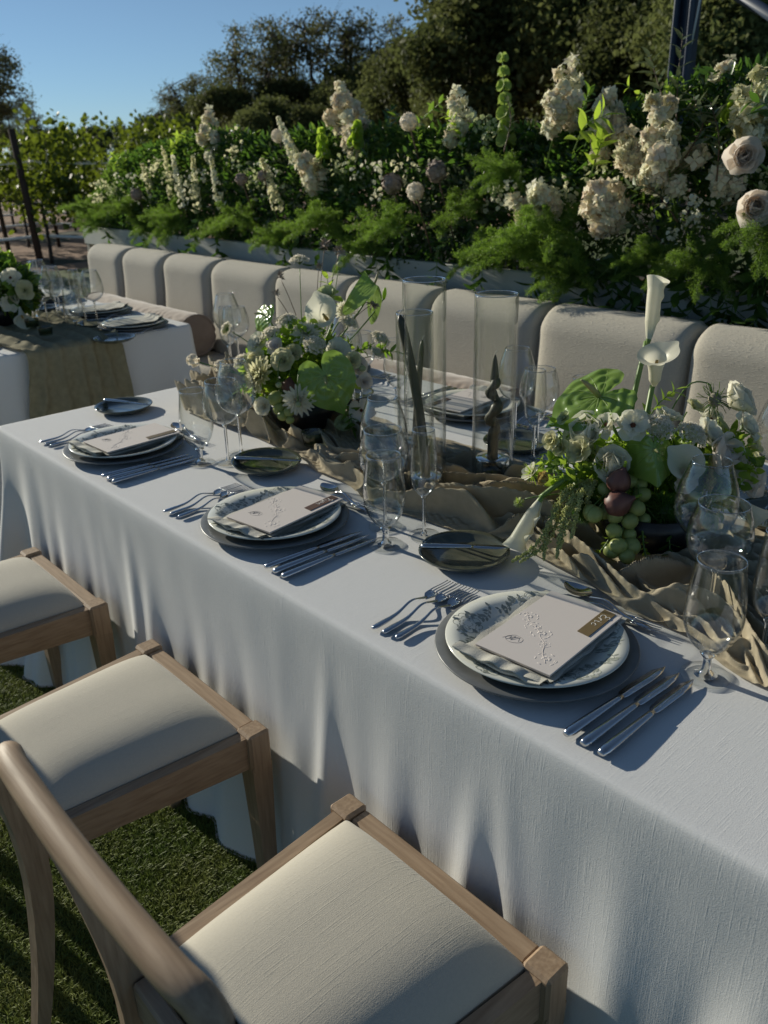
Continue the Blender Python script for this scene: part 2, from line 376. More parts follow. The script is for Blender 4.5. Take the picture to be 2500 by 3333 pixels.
# ------------------------------------------------------------------ trees
DIA = G(); DIA.add([[-.5, 0, 0], [0, -.32, .06], [.5, 0, 0], [0, .32, .06]], [[0, 1, 2, 3]])
def tree_mesh(seed, h, spread, lean=0., clear=.35, lsize=.16, nleaf=45, depth=5, csize=.55, twist=.6, wide=1., dome=1.):
    r = np.random.default_rng(seed); tr = G(); ends = []
    def branch(p, d, L, rad, lev):
        k = 5; pts = [p]
        for i in range(k):
            d = nrm(d+r.normal(0, .16*twist*(1+lev*.3), 3)+np.array([0, 0, .05 if lev < 2 else -.02])); pts.append(pts[-1]+d*L/k)
        tr.tube(pts, np.linspace(rad, rad*.62, len(pts)), 6 if lev < 2 else 4, cap=False)
        if lev >= depth-2:
            for q in pts[1:]: ends.append(q)
        if lev < depth-1:
            nb = 3 if lev < 2 else 2
            for j in range(nb):
                az = 2*np.pi*(j/nb)+r.uniform(-.6, .6)
                B = basis(d)[0]; sp = r.uniform(.45, .9)*spread
                nd = nrm(d*1+(B[:, 0]*np.cos(az)+B[:, 1]*np.sin(az))*sp)
                branch(pts[-1], nd, L*r.uniform(.62, .85), rad*.6, lev+1)
    branch(np.zeros(3), np.array([lean, 0, 1.]), h*clear, h*.022, 0)
    zm = np.array(ends)[:, 2].max()
    def form(V): q = np.clip(V[:, 2]/zm, 0, 1); return np.stack([V[:, 0]*(1+(wide-1)*q), V[:, 1]*(1+(wide-1)*q), h*.93*(1-(1-q)**dome)], -1)
    E = form(np.array(ends))
    cr = G(); k = len(E)*nleaf
    q = np.repeat(E, nleaf, 0)+r.normal(0, csize*.42, (k, 3))*np.array([1, 1, .7])
    dd = nrm(r.normal(0, 1, (k, 3))+np.array([0, 0, .5])); s = lsize*r.uniform(.6, 1.35, k)
    cr.inst(DIA, basis(dd, r.uniform(0, 6.28, k))*s[:, None, None], q)
    tr.v = [form(v) for v in tr.v]
    return tr, cr
def oak_mesh(seed, h, a, c, nc, nl, lsize, cl):
    r = np.random.default_rng(seed); tr = G(); cr = G(); fork = np.array([r.normal(0, .2), r.normal(0, .2), h*.30]); z0 = h-c
    tr.tube(spl([[0, 0, -.2], [r.normal(0, .08), r.normal(0, .08), h*.15], fork], 10), np.linspace(h*.034, h*.022, 10), 8, cap=False)
    limbs = []
    for k in range(7):
        az = k*.9+r.uniform(-.3, .3); e = np.array([math.cos(az)*a*.55, math.sin(az)*a*.55, z0+c*r.uniform(.15, .5)]); m_ = fork+(e-fork)*.5+np.array([math.cos(az), math.sin(az), 0])*a*.12+r.normal(0, .25, 3)
        L = spl([fork, m_, e, e+(e-m_)*.35+[0, 0, c*.12]], 18); L = L+r.normal(0, .05, L.shape); tr.tube(L, np.linspace(h*.016, h*.005, 18), 6, cap=False); limbs.append(L[5:])
    LP = np.concatenate(limbs); P = []
    for k in range(nc):
        d = nrm(r.normal(0, 1, 3)*[1, 1, .8]+[0, 0, .35]); rad = r.uniform(.62, 1.05)+.08*math.sin(5*math.atan2(d[1], d[0])+seed); p = np.array([d[0]*a*rad, d[1]*a*rad, z0+max(d[2], -.25)*c*rad]); P.append(p)
        q = LP[np.argmin(np.sum((LP-p)**2, 1)+r.uniform(0, .6, len(LP)))]; B = spl([q, (q+p)/2+r.normal(0, .18, 3), p], 9); tr.tube(B, np.linspace(h*.0048, h*.0012, 9), 4, cap=False)
        for j in range(3): e = p+r.normal(0, cl*.8, 3); tr.tube([p-(p-q)*.15, (p+e)/2+r.normal(0, .05, 3), e], [h*.0015, h*.001, h*.0006], 3, cap=False)
    P = np.array(P); k = nc*nl; q = np.repeat(P, nl, 0)+r.normal(0, cl*.55, (k, 3))*[1, 1, .6]; dd = nrm(r.normal(0, 1, (k, 3))+[0, 0, .4]); cr.inst(DIA, basis(dd, r.uniform(0, 6.28, k))*(lsize*r.uniform(.6, 1.35, k))[:, None, None], q); return tr, cr
def make_tree(name, label, cat, mats, group=None, **kw):
    t = thing(name, label, cat, (0, 0, -500), group)
    tr, cr = (oak_mesh if 'nc' in kw else tree_mesh)(**kw); obj('trunk', tr, mats[0], t, local=True); obj('crown', cr, mats[1], t, local=True, smooth=False)
    return t
def polar(px, dist):
    """a heading measured in the photograph -> a spot on the ground at that distance"""
    d = fw*1.187+(px-1250)/2752.8*rt; d = d[:2]/np.hypot(*d[:2]); return CAM[0]+d[0]*dist, CAM[1]+d[1]*dist
used = set()
def plant_tree(proto, px, dist, sc, label=None, group=None, rot=None, dz=0.):
    x, y = polar(px, dist); z = hill_z(x, y)-.1+dz
    rz = random.uniform(0, 6.28) if rot is None else rot
    if proto.name not in used:
        used.add(proto.name); o = proto; o.location = (x, y, z); o.rotation_euler = (0, 0, rz); o.scale = (sc,)*3
        if label: o['label'] = label
        if group: o['group'] = group
        return o
    return dup(proto, (x, y, z), (0, 0, rz), sc, label, group)
oakA = make_tree('oak_tree', 'x', 'tree', (BARK, OAKL), seed=11, h=8.2, a=3.1, c=3.3, nc=150, nl=46, lsize=.16, cl=.55)
oakB = make_tree('oak_tree', 'x', 'tree', (BARK, OAKL), seed=23, h=8.2, a=3.5, c=3.2, nc=150, nl=46, lsize=.16, cl=.55)
dense1 = make_tree('evergreen_oak', 'x', 'tree', (BARK, DARKL), seed=31, h=8, spread=1.15, clear=.16, lsize=.24, nleaf=42, depth=6, csize=1.15)
dense2 = make_tree('evergreen_oak', 'x', 'tree', (BARK, DARKL), seed=37, h=8, spread=1.0, clear=.2, lsize=.24, nleaf=42, depth=6, csize=1.2)
far1 = make_tree('far_tree', 'x', 'tree', (BARK, FARL), seed=41, h=5, spread=1.1, clear=.2, lsize=.22, nleaf=26, depth=5, csize=.75)
far2 = make_tree('far_tree', 'x', 'tree', (BARK, FARL), seed=47, h=5, spread=1.2, clear=.22, lsize=.22, nleaf=26, depth=5, csize=.7)
plant_tree(oakA, 890, 52, .93, 'open branched oak against the sky, leftmost of the three tall oaks', rot=.4)
plant_tree(oakB, 1075, 55, 1.10, 'tallest open oak with forked trunk in middle of the skyline', rot=2.)
plant_tree(oakA, 1262, 54, .98, 'open branched oak against the sky beside the dark wooded hillside', rot=3.6)
TN = ['just right of the open oaks', 'right of the first, touching the sky', 'behind the bells of Ireland', 'behind the rounded cream hydrangea', 'above the dusky pink hydrangea', 'left of the blue steel post', 'right of the blue steel post', 'above the lime hydrangea', 'at the far right edge', 'high on the slope over the bells of Ireland', 'high on the slope left of the steel post', 'high on the slope right of the post', 'high at the upper right corner', 'outermost at the right', 'highest behind the edge of the sky', 'low in front beside the steel post', 'low behind the dusky pink hydrangea', 'low behind the bells of Ireland', 'low behind the white fluffy head', 'low under the steel brace', 'low behind the largest hydrangea', 'low behind the garden roses', 'lowest behind the two brown seed balls']
GL = 'dark bushy hillside oak %s'; GG = 'evergreen oaks on the dark hillside'
for i, (px, d, s) in enumerate([(1530, 42, .84), (1640, 38, 1.05), (1720, 34, 1.2), (1830, 36, 1.4), (1960, 30, 1.15), (2100, 34, 1.35), (2240, 30, 1.2), (2400, 26, 1.0), (2560, 24, 1.05), (1800, 46, 1.7), (2000, 48, 1.8), (2250, 46, 1.8), (2480, 40, 1.7), (2680, 30, 1.4), (1640, 52, 1.45), (2150, 24, .72), (1880, 25, .72), (1640, 27, .72), (1490, 30, .5), (2420, 21, .6), (2020, 22, .55), (2300, 20, .55), (1560, 28, .6)]):
    plant_tree((dense1, dense2)[i % 2], px, d, s, GL % TN[i], GG)
ON = ['first', 'second', 'third', 'fourth', 'fifth', 'sixth', 'seventh', 'eighth', 'ninth', 'tenth', 'eleventh', 'twelfth', 'thirteenth', 'fourteenth', 'fifteenth']
GL = 'low dark scrub tree below the open oaks, %s along from the left'; GG = 'scrub trees below the oaks'
for i, (px, d, s) in enumerate([(755, 50, .60), (800, 60, .66), (860, 44, .42), (950, 45, .5), (1000, 50, .64), (1050, 43, .44), (1130, 45, .57), (1190, 50, .72), (1235, 43, .5), (1320, 41, .66), (1390, 40, .72)]):
    plant_tree((dense2, dense1)[i % 2], px, d, s, GL % ON[i], GG)
GL = 'small tree of the far treeline beyond the vineyard, %s along'; GG = 'trees of the far treeline'
for i, (px, d, s) in enumerate([(-60, 70, .8), (40, 78, .84), (120, 66, .66), (150, 74, .72), (240, 80, .78), (280, 66, .6), (330, 78, .78), (420, 80, .8), (450, 68, .62), (500, 76, .80), (570, 72, .9), (610, 58, .72), (640, 66, .95), (700, 60, 1.0)]):
    plant_tree((far1, far2)[i % 2], px, d, s, GL % ON[i], GG)
plant_tree(oakB, 700, 62, .78, 'medium oak stepping up to the left of the three tall oaks', rot=.9)
plant_tree(oakA, 600, 70, .60, 'smaller oak at the left foot of the rising treeline', rot=2.2)
plant_tree(oakA, -25, 60, 1.0, 'open crowned tree at the left edge above the vineyard', rot=1.2)
plant_tree(oakB, -90, 56, .95, 'taller dark crowned tree leaving the frame at the left edge', rot=2.6)
plant_tree(oakA, 110, 66, .60, 'thin spreading sapling right of the tree at the left edge')

# ------------------------------------------------------------------ vineyard
LEAF = G(); LEAF.add([[0, 0, 0], [.35, -.42, .05], [.35, 0, 0], [.35, .42, .05], [.75, -.3, 0], [.75, .3, 0], [1, 0, -.08]], [np.array([[0, 1, 2, 3]]), np.array([[1, 4, 6, 2], [2, 6, 5, 3]])])
def vine_proto(seed):
    r = np.random.default_rng(seed); t = thing('grapevine', 'x', 'grapevine', (0, 0, -500))
    g = G(); g.tube(spl([[0, 0, 0], [.03, .02, .3], [-.03, 0, .6], [.02, 0, .9]], 10), [.035, .034, .032, .03, .03, .028, .028, .027, .026, .025], 7)
    for s in (-1, 1): g.tube(bez([[.02, 0, .88], [0, .3*s, .98], [0, .9*s, .95]], 8), np.linspace(.022, .012, 8), 6)
    obj('trunk', g, BARK, t, local=True)
    g = G(); pos = []
    for k in range(15):
        y0 = r.uniform(-.62, .62); top = r.uniform(1.45, 2.15); b = spl([[0, y0, .92], [r.normal(0, .08), y0+r.normal(0, .08), 1.3], [r.normal(0, .14), y0+r.normal(0, .15), top], [r.normal(0, .3), y0+r.normal(0, .25), top-r.uniform(-.2, .6)]], 14)
        g.tube(b, .004, 3, 1, cap=False); pos.append(b)
        if r.random() < .5:
            b = spl([[0, y0, 1.2], [r.normal(0, .15), y0+r.normal(0, .1), 1.0], [r.normal(0, .2), y0+r.normal(0, .1), .62]], 10); pos.append(b)
    P = np.concatenate(pos); P = np.repeat(P, 3, 0)+r.normal(0, .06, (len(P)*3, 3)); k = len(P)
    d = nrm(r.normal(0, 1, (k, 3))+np.array([.2, 0, .1])); s = r.uniform(.06, .13, k)
    g.inst(LEAF, basis(d, r.uniform(0, 6.28, k))*s[:, None, None], P)
    obj('foliage', g, [VINEL, STEMG], t, local=True, smooth=False); return t
vines = [vine_proto(3), vine_proto(8)]
def row_dir(): return np.array([.62, .785])
def vineyard():
    rd = row_dir(); n_ = np.array([-rd[1], rd[0]])
    on = ('nearest', 'second', 'third', 'fourth', 'furthest'); cnt = ('first', 'second', 'third', 'fourth', 'fifth', 'sixth', 'seventh', 'eighth', 'ninth')
    for k, dist in enumerate((14.2, 17.0, 20.5, 25)):
        cx, cy_ = polar(120, dist); lo, hi = -330/2753*dist, 520/2753*dist; n = int((hi-lo)/1.5)+1
        for j in range(n):
            off = lo+(hi-lo)*(j+.35)/n+.2*((k*7) % 3-1); p = (cx+rd[0]*off, cy_+rd[1]*off)
            q = vines[(j+k) % 2]; rz = -math.atan2(rd[0], rd[1])+(0 if (j+k) % 3 else math.pi)
            vl = f'yellow green grapevine, {cnt[min(j, 8)]} from the left in the {on[k]} vine row'
            if q.name not in used:
                used.add(q.name); q.location = (*p, 0); q.rotation_euler = (0, 0, rz); q.scale = (.94,)*3; q['label'] = vl; q['group'] = 'grapevines in rows'
            else: dup(q, (*p, 0), (0, 0, rz), random.uniform(.86, .98), vl, 'grapevines in rows')
        for h, nm, lb, mt in ((.40, 'drip_hose', f'pale drip hose sagging low along the {on[k]} vine row', WIRE), (1.42, 'trellis_wire', f'thin sunlit trellis wire running through the {on[k]} vine row', WIRE)):
            g = G(); o = np.linspace(lo-.5, hi+.5, 40); sag = -.05*np.abs(np.sin(o*1.6))
            g.tube(np.stack([cx+rd[0]*o, cy_+rd[1]*o, h+sag], -1), .024 if h < 1 else .007, 5)
            tag(obj(nm, g, mt, loc=(cx, cy_, h)), lb, nm.split('_')[1], nm.replace('_', ' ')+'s of the vine rows')
    for i, (x, y, h, lean, lb) in enumerate([(-10.47, 4.18, 1.85, -.10, 'thick dark rusty vineyard post standing at the front of the rows'), (-11.3, 4.05, 1.9, -.10, 'dark vineyard post left of the thick rusty post'), (-12.4, 6.3, 1.8, -.03, 'thin vineyard post between rows nearest the white planter'), (-13.2, 5.6, 1.8, -.06, 'thin dark vineyard stake behind the front row')]):
        g = G(); rr = .055 if i == 0 else .035; g.tube([[x, y, -.1], [x+lean*.5, y+lean*.2, h*.5], [x+lean, y+lean*.4, h]], [rr, rr*.95, rr*.9], 8)
        tag(obj('vineyard_post', g, POSTM, loc=(x, y, 0)), lb, 'post', 'vineyard posts')
vineyard()

# ------------------------------------------------------------------ steel tower behind the flowers
def tower():
    t = thing('steel_frame', 'slate blue steel post with diagonal brace and cable behind the flowers', 'steel frame', (-.33, 4.2, 0))
    g = G(); g.box((-.385, 4.15, 0), (-.372, 4.26, 5)); g.box((-.371, 4.20, 0), (-.29, 4.213, 5)); g.box((-.289, 4.15, 0), (-.278, 4.26, 5)); obj('post', g, TOWER, t)
    g = G(); a = np.array([-.30, 4.2, 2.33]); b = np.array([.30, 4.2, 1.98]); b = a+(b-a)*2.2; g.tube([a, b], .03, 4); obj('brace', g, TOWER, t)
    g = G(); g.tube([[-.243, 4.2, 2.30], [-.292, 4.2, 1.90]], .0065, 6); obj('cable', g, WIRE, t)
    g = G(); g.box((-.55, 4.0, 0), (-.1, 4.4, .04)); obj('base_plate', g, TOWER, t)
    # bracing foot that carries the brace
    g = G(); g.box((b[0]-.04, 4.16, 0), (b[0]+.04, 4.24, b[2])); obj('stub', g, TOWER, t)
tower()

# ------------------------------------------------------------------ planter and banquette
PX0, PX1 = -3.86, 2.7
def planter():
    t = thing('planter_box', 'long white painted planter box behind the banquette filled with greenery', 'planter', (-.6, 2.2, 0))
    g = G(); g.box((PX0, 2.03, .875), (PX1, 2.075, 1.0), bev=.004); obj('top_rail', g, PLANT, t, smooth=False)
    g = G(); g.box((PX0+.03, 2.076, 0), (PX1-.03, 2.10, .985)); obj('front_panel', g, PLANT, t, smooth=False)
    for xa in (PX0, PX1-.03): g = G(); g.box((xa, 2.101, 0), (xa+.03, 2.56, .995)); obj('end_panel', g, PLANT, t, smooth=False)
    g = G(); g.box((PX0, 2.561, 0), (PX1, 2.59, .995)); obj('back_panel', g, PLANT, t, smooth=False)
    for x in np.arange(-3.84+.0, 2.7, 1.28):
        g = G(); g.box((x, 2.035, 0), (x+.045, 2.0755, .874)); obj('post', g, PLANTD, t, smooth=False)
    g = G(); g.box((PX0+.031, 2.102, .86), (PX1-.031, 2.56, .93)); obj('soil', g, SOIL, t, smooth=False)
planter()
def bench():
    t = thing('banquette', 'long oat upholstered banquette with channel back running behind both tables', 'banquette', (-.4, 1.6, 0))
    edges = [-3.2, -2.69, -2.167, -1.635, -1.035, -.49, .061, .622, 1.224, 1.79, 2.36]
    for i, (a, b) in enumerate(zip(edges[:-1], edges[1:])):
        g = G(); w = (b-a)/2-.002; n, m = 40, 40
        u = np.linspace(-1, 1, n); v = np.linspace(0, 1, m)
        # section of a channel: flat face, rounded shoulders and rounded top, leaning back a little
        cu = np.sign(u)*np.abs(u)**.8
        th = np.linspace(0, 1, m); hz = np.where(th < .82, th/.82*.40, .40+.08*np.sin((th-.82)/.18*np.pi/2)); dz = np.where(th < .82, 0, .10*(1-np.cos((th-.82)/.18*np.pi/2)))
        back = .055*(1-(1-np.abs(cu)**9)**.5)
        X = (a+b)/2+w*cu; P = np.zeros((n, m, 3))
        P[..., 0] = X[:, None]; P[..., 1] = 1.700+back[:, None]+dz[None]+hz[None]*.06+.004*Noise(6, (3, 9), i)(X[:, None], hz[None]*3); P[..., 2] = .452+hz[None]-.02*smooth(.9, 1, np.abs(cu))[:, None]*smooth(.3, .48, hz)[None]
        back_row = P[:, -1:].copy(); back_row[..., 1] = 1.875; back_row2 = back_row.copy(); back_row2[..., 2] = .45
        P = np.concatenate([P, back_row, back_row2], 1)
        L = P[:1].copy(); L[..., 1] = np.maximum(L[..., 1], 1.87); Rr = P[-1:].copy(); Rr[..., 1] = np.maximum(Rr[..., 1], 1.87)
        P = np.concatenate([L, P, Rr]); g.grid(P); obj('back_cushion', g, BENCHF, t)
        g = G(); g.box((a+.002, 1.13, .33), (b-.002, 1.73, .45), bev=.03); obj('seat_cushion', g, BENCHF, t)
    g = G(); g.box((-3.18, 1.16, .06), (2.34, 1.90, .328)); obj('base', g, BENCHF, t, smooth=False)
    g = G(); g.box((-3.19, 1.876, .06), (2.35, 1.915, .90)); obj('back_board', g, BENCHF, t, smooth=False)
bench()
def bolster(x0, x1, y, r, label):
    t = thing('bolster_pillow', label, 'pillow', ((x0+x1)/2, y, .452), 'bolster pillows on the banquette'); z = .452+r
    s = np.linspace(0, 1, 150); a = np.linspace(0, 2*np.pi, 48, endpoint=False); n = Noise(16, (14, 60), 4); n2 = Noise(10, (2, 6), 6)
    env = np.minimum(1, np.minimum(s, 1-s)*30)**.5*.06+.94
    S, A = np.meshgrid(s*(x1-x0), a, indexing='ij')
    rr = r*env[:, None]*(1+.05*n(S*1.3+.35*np.sin(A*2+3*n2(S)), A*.4)+.02*n2(S*2, A))
    P = np.stack([x0+S, y+rr*np.sin(A), z+rr*np.cos(A)*(1-.05)], -1); g = G(); g.grid(P, wrapv=True); obj('cover', g, VELVET, t)
    for xe, sg in ((x0, -1), (x1, 1)):
        g = G(); q = np.linspace(0, 1, 12); Q = np.stack([np.repeat((xe+sg*.012*(1-q**2))[:, None], 48, 1), y+q[:, None]*r*.95*np.sin(a), z+q[:, None]*r*.92*np.cos(a)], -1); g.grid(Q, wrapv=True); obj('end_disc', g, VELVET, t)
        g = G(); g.tube(np.stack([np.full(49, xe+sg*.002), y+r*.95*np.sin(np.append(a, 0)), z+r*.92*np.cos(np.append(a, 0))], -1), .006, 6, cap=False); obj('piping', g, VELVET, t)
bolster(-2.75, -1.53, 1.565, .118, 'taupe velvet bolster pillow lying on the bench beside the far table')
bolster(-.45, .66, 1.565, .112, 'ruched taupe velvet bolster on the bench behind the glass candle cylinders')

# ------------------------------------------------------------------ tables and cloths
TH = .75
def table(x0, x1, y0, y1, label):
    t = thing('banquet_table', label, 'table', ((x0+x1)/2, (y0+y1)/2, 0))
    g = G(); g.box((x0+.02, y0+.02, .70), (x1-.02, y1-.02, .742)); obj('tabletop', g, WX, t, smooth=False)
    for x in (x0+.15, x1-.15):
        for y in (y0+.15, y1-.15): g = G(); g.tube([[x, y, 0], [x, y, .70]], .02, 8); obj('leg', g, STEEL, t)
def cloth(x0, x1, y0, y1, label, seed, step, nh, quiet=(), creases=()):
    r = np.random.default_rng(seed); cr = .02
    seg = []
    def ln(p, q, n_):
        L = np.hypot(*(np.array(q)-p)); k = max(2, int(L/step)); s = np.linspace(0, 1, k, endpoint=False)[:, None]
        seg.append((np.array(p)+s*(np.array(q)-p), np.repeat([n_], k, 0)))
    def arc(c, a0, k=14):
        a = a0+np.linspace(0, np.pi/2, k, endpoint=False); n_ = np.stack([np.cos(a), np.sin(a)], -1); seg.append((np.array(c)+cr*n_, n_))
    ln((x0+cr, y0), (x1-cr, y0), (0, -1)); arc((x1-cr, y0+cr), -np.pi/2); ln((x1, y0+cr), (x1, y1-cr), (1, 0)); arc((x1-cr, y1-cr), 0)
    ln((x1-cr, y1), (x0+cr, y1), (0, 1)); arc((x0+cr, y1-cr), np.pi/2); ln((x0, y1-cr), (x0, y0+cr), (-1, 0)); arc((x0+cr, y0+cr), np.pi)
    Q = np.concatenate([s[0] for s in seg]); N2 = np.concatenate([s[1] for s in seg])
    S = np.concatenate([[0], np.cumsum(np.hypot(*np.diff(Q, axis=0).T))]); tot = S[-1]+step
    h = np.concatenate([np.linspace(0, .03, 6), np.linspace(.04, .747, nh)])
    SS, HH = np.meshgrid(S, h, indexing='ij'); off = .012*(1-np.exp(-HH/.012))+.016*(HH/.75)
    kf = int(tot/.085); cs = (np.arange(kf)+r.uniform(-.32, .32, kf))*tot/kf
    calm = np.ones(len(S))
    for q in quiet: calm *= 1-.75*np.exp(-((Q[:, 0]-q)/.05)**2)*(np.abs(Q[:, 1]-y0) < .03)
    for c in cs:
        h0 = r.uniform(.0, .22); wd = r.uniform(.018, .050); am = r.uniform(.006, .022)*(1 if r.random() < .75 else 1.35); sl = r.normal(0, .09)
        d = (SS-c-sl*HH+tot/2) % tot-tot/2; wv = wd*(1+.9*HH/.75)
        off = off+am*smooth(h0, h0+.5, HH)*np.exp(-(d/wv)**2)*calm[:, None]
    for c in cs[::2]:
        d = (SS-c-.05+tot/2) % tot-tot/2; off = off-.010*smooth(.1, .6, HH)*np.exp(-(d/.03)**2)*calm[:, None]
    n = Noise(20, (10, 70), seed, (1, .22)); off = off+.0016*n(SS, HH)*smooth(0, .12, HH)
    for cx_, cy_ in ((x0, y0), (x1, y0), (x1, y1), (x0, y1)):       # the corners hang in deep cones
        d = np.hypot(Q[:, 0]-cx_, Q[:, 1]-cy_); off = off+(.085*np.exp(-(d/.06)**2)-.03*np.exp(-((d-.13)/.05)**2)+.035*np.exp(-((d-.24)/.05)**2))[:, None]*smooth(.02, .75, HH)
    if x0 == 0:                                                   # spare cloth pooling on the turf by the corner chair
        pool = np.exp(-((Q[:, 0]-.13)/.14)**2)*(np.abs(Q[:, 1]-y0) < .03); off = off+(pool*(.085+.03*n(S*1.4)))[:, None]*smooth(.42, .75, HH)**1.5
    P = np.zeros((len(S), len(h), 3)); P[..., :2] = Q[:, None]+N2[:, None]*off[..., None]
    P[..., 2] = TH-.0+0*HH-HH; P[:, :, 2] -= .0
    P[:, 0, 2] = TH; P[:, 1:6, 2] = TH-np.linspace(.0012, .03, 5)
    # last rows trail on the turf
    tail = P[:, -1:].copy(); k1 = .006+.003*n(S*1.7)[:, None]; tail[..., :2] += N2[:, None]*k1[..., None]; tail[..., 2] = .006
    P = np.concatenate([P, tail], 1)
    rings = [np.concatenate([Q-N2*d, np.full((len(Q), 1), TH+dz)], 1) for d, dz in ((.016, .0012), (.009, .0010), (.004, .0006))]
    P = np.concatenate([np.stack(rings, 1), P], 1)[:, ::-1]
    g = G(); g.grid(P, wrapu=True); m_ = P.shape[1]; g.f.append(np.arange(len(Q))[None]*m_+m_-1); g.m.append(np.zeros(1, int))
    tc_ = tag(obj('tablecloth', g, LINEN, loc=(x0, y0, 0)), label, 'tablecloth')
    for c in creases:
        u = np.linspace(-1, 1, 11); yy = np.linspace(y0+.03, y1-.03, 60); z = TH+.0009+.0010*np.exp(-(u/.5)**2); wob = .002*Noise(6, (2, 6), int(c*50))(yy)
        g = G(); g.grid(np.stack([c+wob[:, None]+u[None]*.013, np.repeat(yy[:, None], 11, 1), np.repeat(z[None], 60, 0)], -1)); obj('ironed_crease', g, LINEN, tc_)
chair_x = [.493, 1.184, 1.875]
table(0, 2.6, 0, 1.221, 'long banquet table hidden beneath the nearer white cloth')
cloth(0, 2.6, 0, 1.221, 'white linen tablecloth falling in folds to the turf at the nearer table', 5, .006, 60, [c+s*.208 for c in chair_x for s in (-1, 1)], ())
table(-3.5, -.977, 0, 1.221, 'second banquet table hidden under a white cloth further back')
cloth(-3.5, -.977, 0, 1.221, 'white tablecloth on the further table with a sage runner over its end', 9, .02, 26)

# ------------------------------------------------------------------ runners
def runner():
    x0, x1, nx, ny = .10, 2.50, 800, 260; c = .62
    x = np.linspace(x0, x1, nx); v = np.linspace(-1, 1, ny); X, Vv = np.meshgrid(x, v, indexing='ij')
    n1, n2, n3, n4 = Noise(10, (2, 7), 1), Noise(12, (5, 16), 2), Noise(14, (16, 40), 3), Noise(8, (3, 9), 4)
    # front edge follows the photo: bunched left end, wide between the vases, loops by the nearest setting
    fe = np.interp(x, [.10, .28, .45, .6, .9, 1.1, 1.3, 1.45, 1.6, 1.75, 1.9, 2.05, 2.2, 2.5], [.56, .47, .45, .47, .44, .41, .37, .40, .43, .41, .37, .35, .32, .29])+.018*n3(x)
    be = np.interp(x, [.10, .5, 1.0, 1.2, 1.5, 2, 2.5], [.80, .84, .80, .82, .82, .86, .86])+.02*n3(x, 3)
    Y = fe[:, None]+(be-fe)[:, None]*(Vv+1)/2
    w1 = n1(X, Y*1.2)*.9; w3 = n2(X*1.3+5, Y*1.5); rr_ = np.random.default_rng(12)
    # gathered gauze: many meandering strands, each a rounded fold, the highest one showing
    acc = np.zeros_like(X); T_ = (Vv+1)/2
    for k in range(190):
        t0 = rr_.uniform(.02, 1.0); sl = rr_.normal(0, .42); xa = rr_.uniform(x0-.2, x1); ln_ = rr_.uniform(.16, .6); xb = xa+ln_; am = rr_.uniform(.02, .075); ph = rr_.uniform(0, 6.28, 3); kk = rr_.uniform(7, 17, 2)
        yc = fe+(be-fe)*t0+sl*(x-(xa+xb)/2)*.5+am*np.sin(kk[0]*x+ph[0])*.6+am*.4*np.sin(kk[1]*2*x+ph[1])
        wk = rr_.uniform(.005, .014)*(1+.4*np.sin(9*x+ph[2]))*(1+1.3*np.exp(-((x-.27)/.19)**2)+.6*np.exp(-((x-.6)/.16)**2)); hk = rr_.uniform(.016, .056)*smooth(xa, xa+.10, x)*smooth(xb, xb-.10, x)
        d = (Y-yc[:, None])/wk[:, None]; d = np.where(d < 0, d*1.5, d*.8); acc = acc+(hk[:, None]*np.exp(-d*d))**5
    hh = acc**.2+.004+.0022*n3(X*1.5, Y*2.2)+.0022*np.abs(np.sin(X*90+Y*170+w3*9+w1*6))+.0012*np.sin(X*210-Y*160+w3*14)
    damp = smooth(0, .10, (Vv+1)/2)*.7+.3; damp = damp*(smooth(1.0, .72, (Vv+1)/2)*.7+.3)
    flat = np.ones_like(X)
    for (bx, by, br) in ((.709, .594, .09), (1.80, .60, .09), (1.31, .483, .055), (1.112, .644, .055), (1.334, .678, .055), (.883, .498, .035)): flat = flat*(1-.93*np.exp(-(((X-bx)**2+(Y-by)**2)/br**2)**2))
    big = 1+1.35*np.exp(-((X-.27)/.19)**2)+.9*np.exp(-((X-.6)/.16)**2)*smooth(.4, -.2, Vv)+.7*np.exp(-((X-1.55)/.18)**2-((Vv+.6)/.5)**2)+.6*np.exp(-((X-1.98)/.1)**2-((Vv+.7)/.35)**2)
    thin = 1-.8*smooth(.45, .9, Vv)
    H = hh*damp*flat*big*thin*smooth(0, .05, X-x0+.01)
    # folds lean over: push sideways along the slope so that ridges overhang
    gx, gy = np.gradient(H, x, v); k = .30*H
    X2 = X+.012*n4(X, Y); Y2 = Y-.45*H
    Z = TH+.004+H
    g = G(); g.grid(np.stack([X2, Y2, Z], -1))
    tag(obj('table_runner', g, GAUZE, loc=(1.3, .6, TH)), 'crumpled taupe gauze runner winding along the nearer table', 'table runner')
    # far table: runner falls over the end facing us
    nx, ny = 150, 60; s = np.linspace(0, 1, nx); v = np.linspace(-1, 1, ny); S, Vv = np.meshgrid(s, v, indexing='ij')
    L = S*1.55; xe = -.95; top = .85; n1 = Noise(10, (2, 6), 21); n2 = Noise(10, (8, 20), 22)
    wdt = np.interp(s, [0, .5, .56, .75, 1], [.27, .23, .205, .24, .28])
    Y = .645+Vv*wdt[:, None]-.03*smooth(.5, 1, S)
    fold = .012*(1-np.abs(np.sin(Vv*9+n1(S*4, Vv)*1.2)))+.004*n2(S*6, Vv*3)
    on = L < top
    X = np.where(on, xe-(top-L), xe+.022+fold*1.6+.02*smooth(top, top+.5, L)); Z = np.where(on, TH+.006+fold*1.2+.014*np.abs(n1(S*9, Vv*2)), TH+.006-(L-top))
    ed = np.abs(L-top) < .03; X = np.where(ed, np.minimum(X, xe+.022+fold*1.2), X)
    g = G(); g.grid(np.stack([X, Y, Z], -1)); tag(obj('table_runner', g, GAUZEG, loc=(-.95, .62, TH)), 'sage brown gauze runner hanging over the end of the further table', 'table runner')
runner()

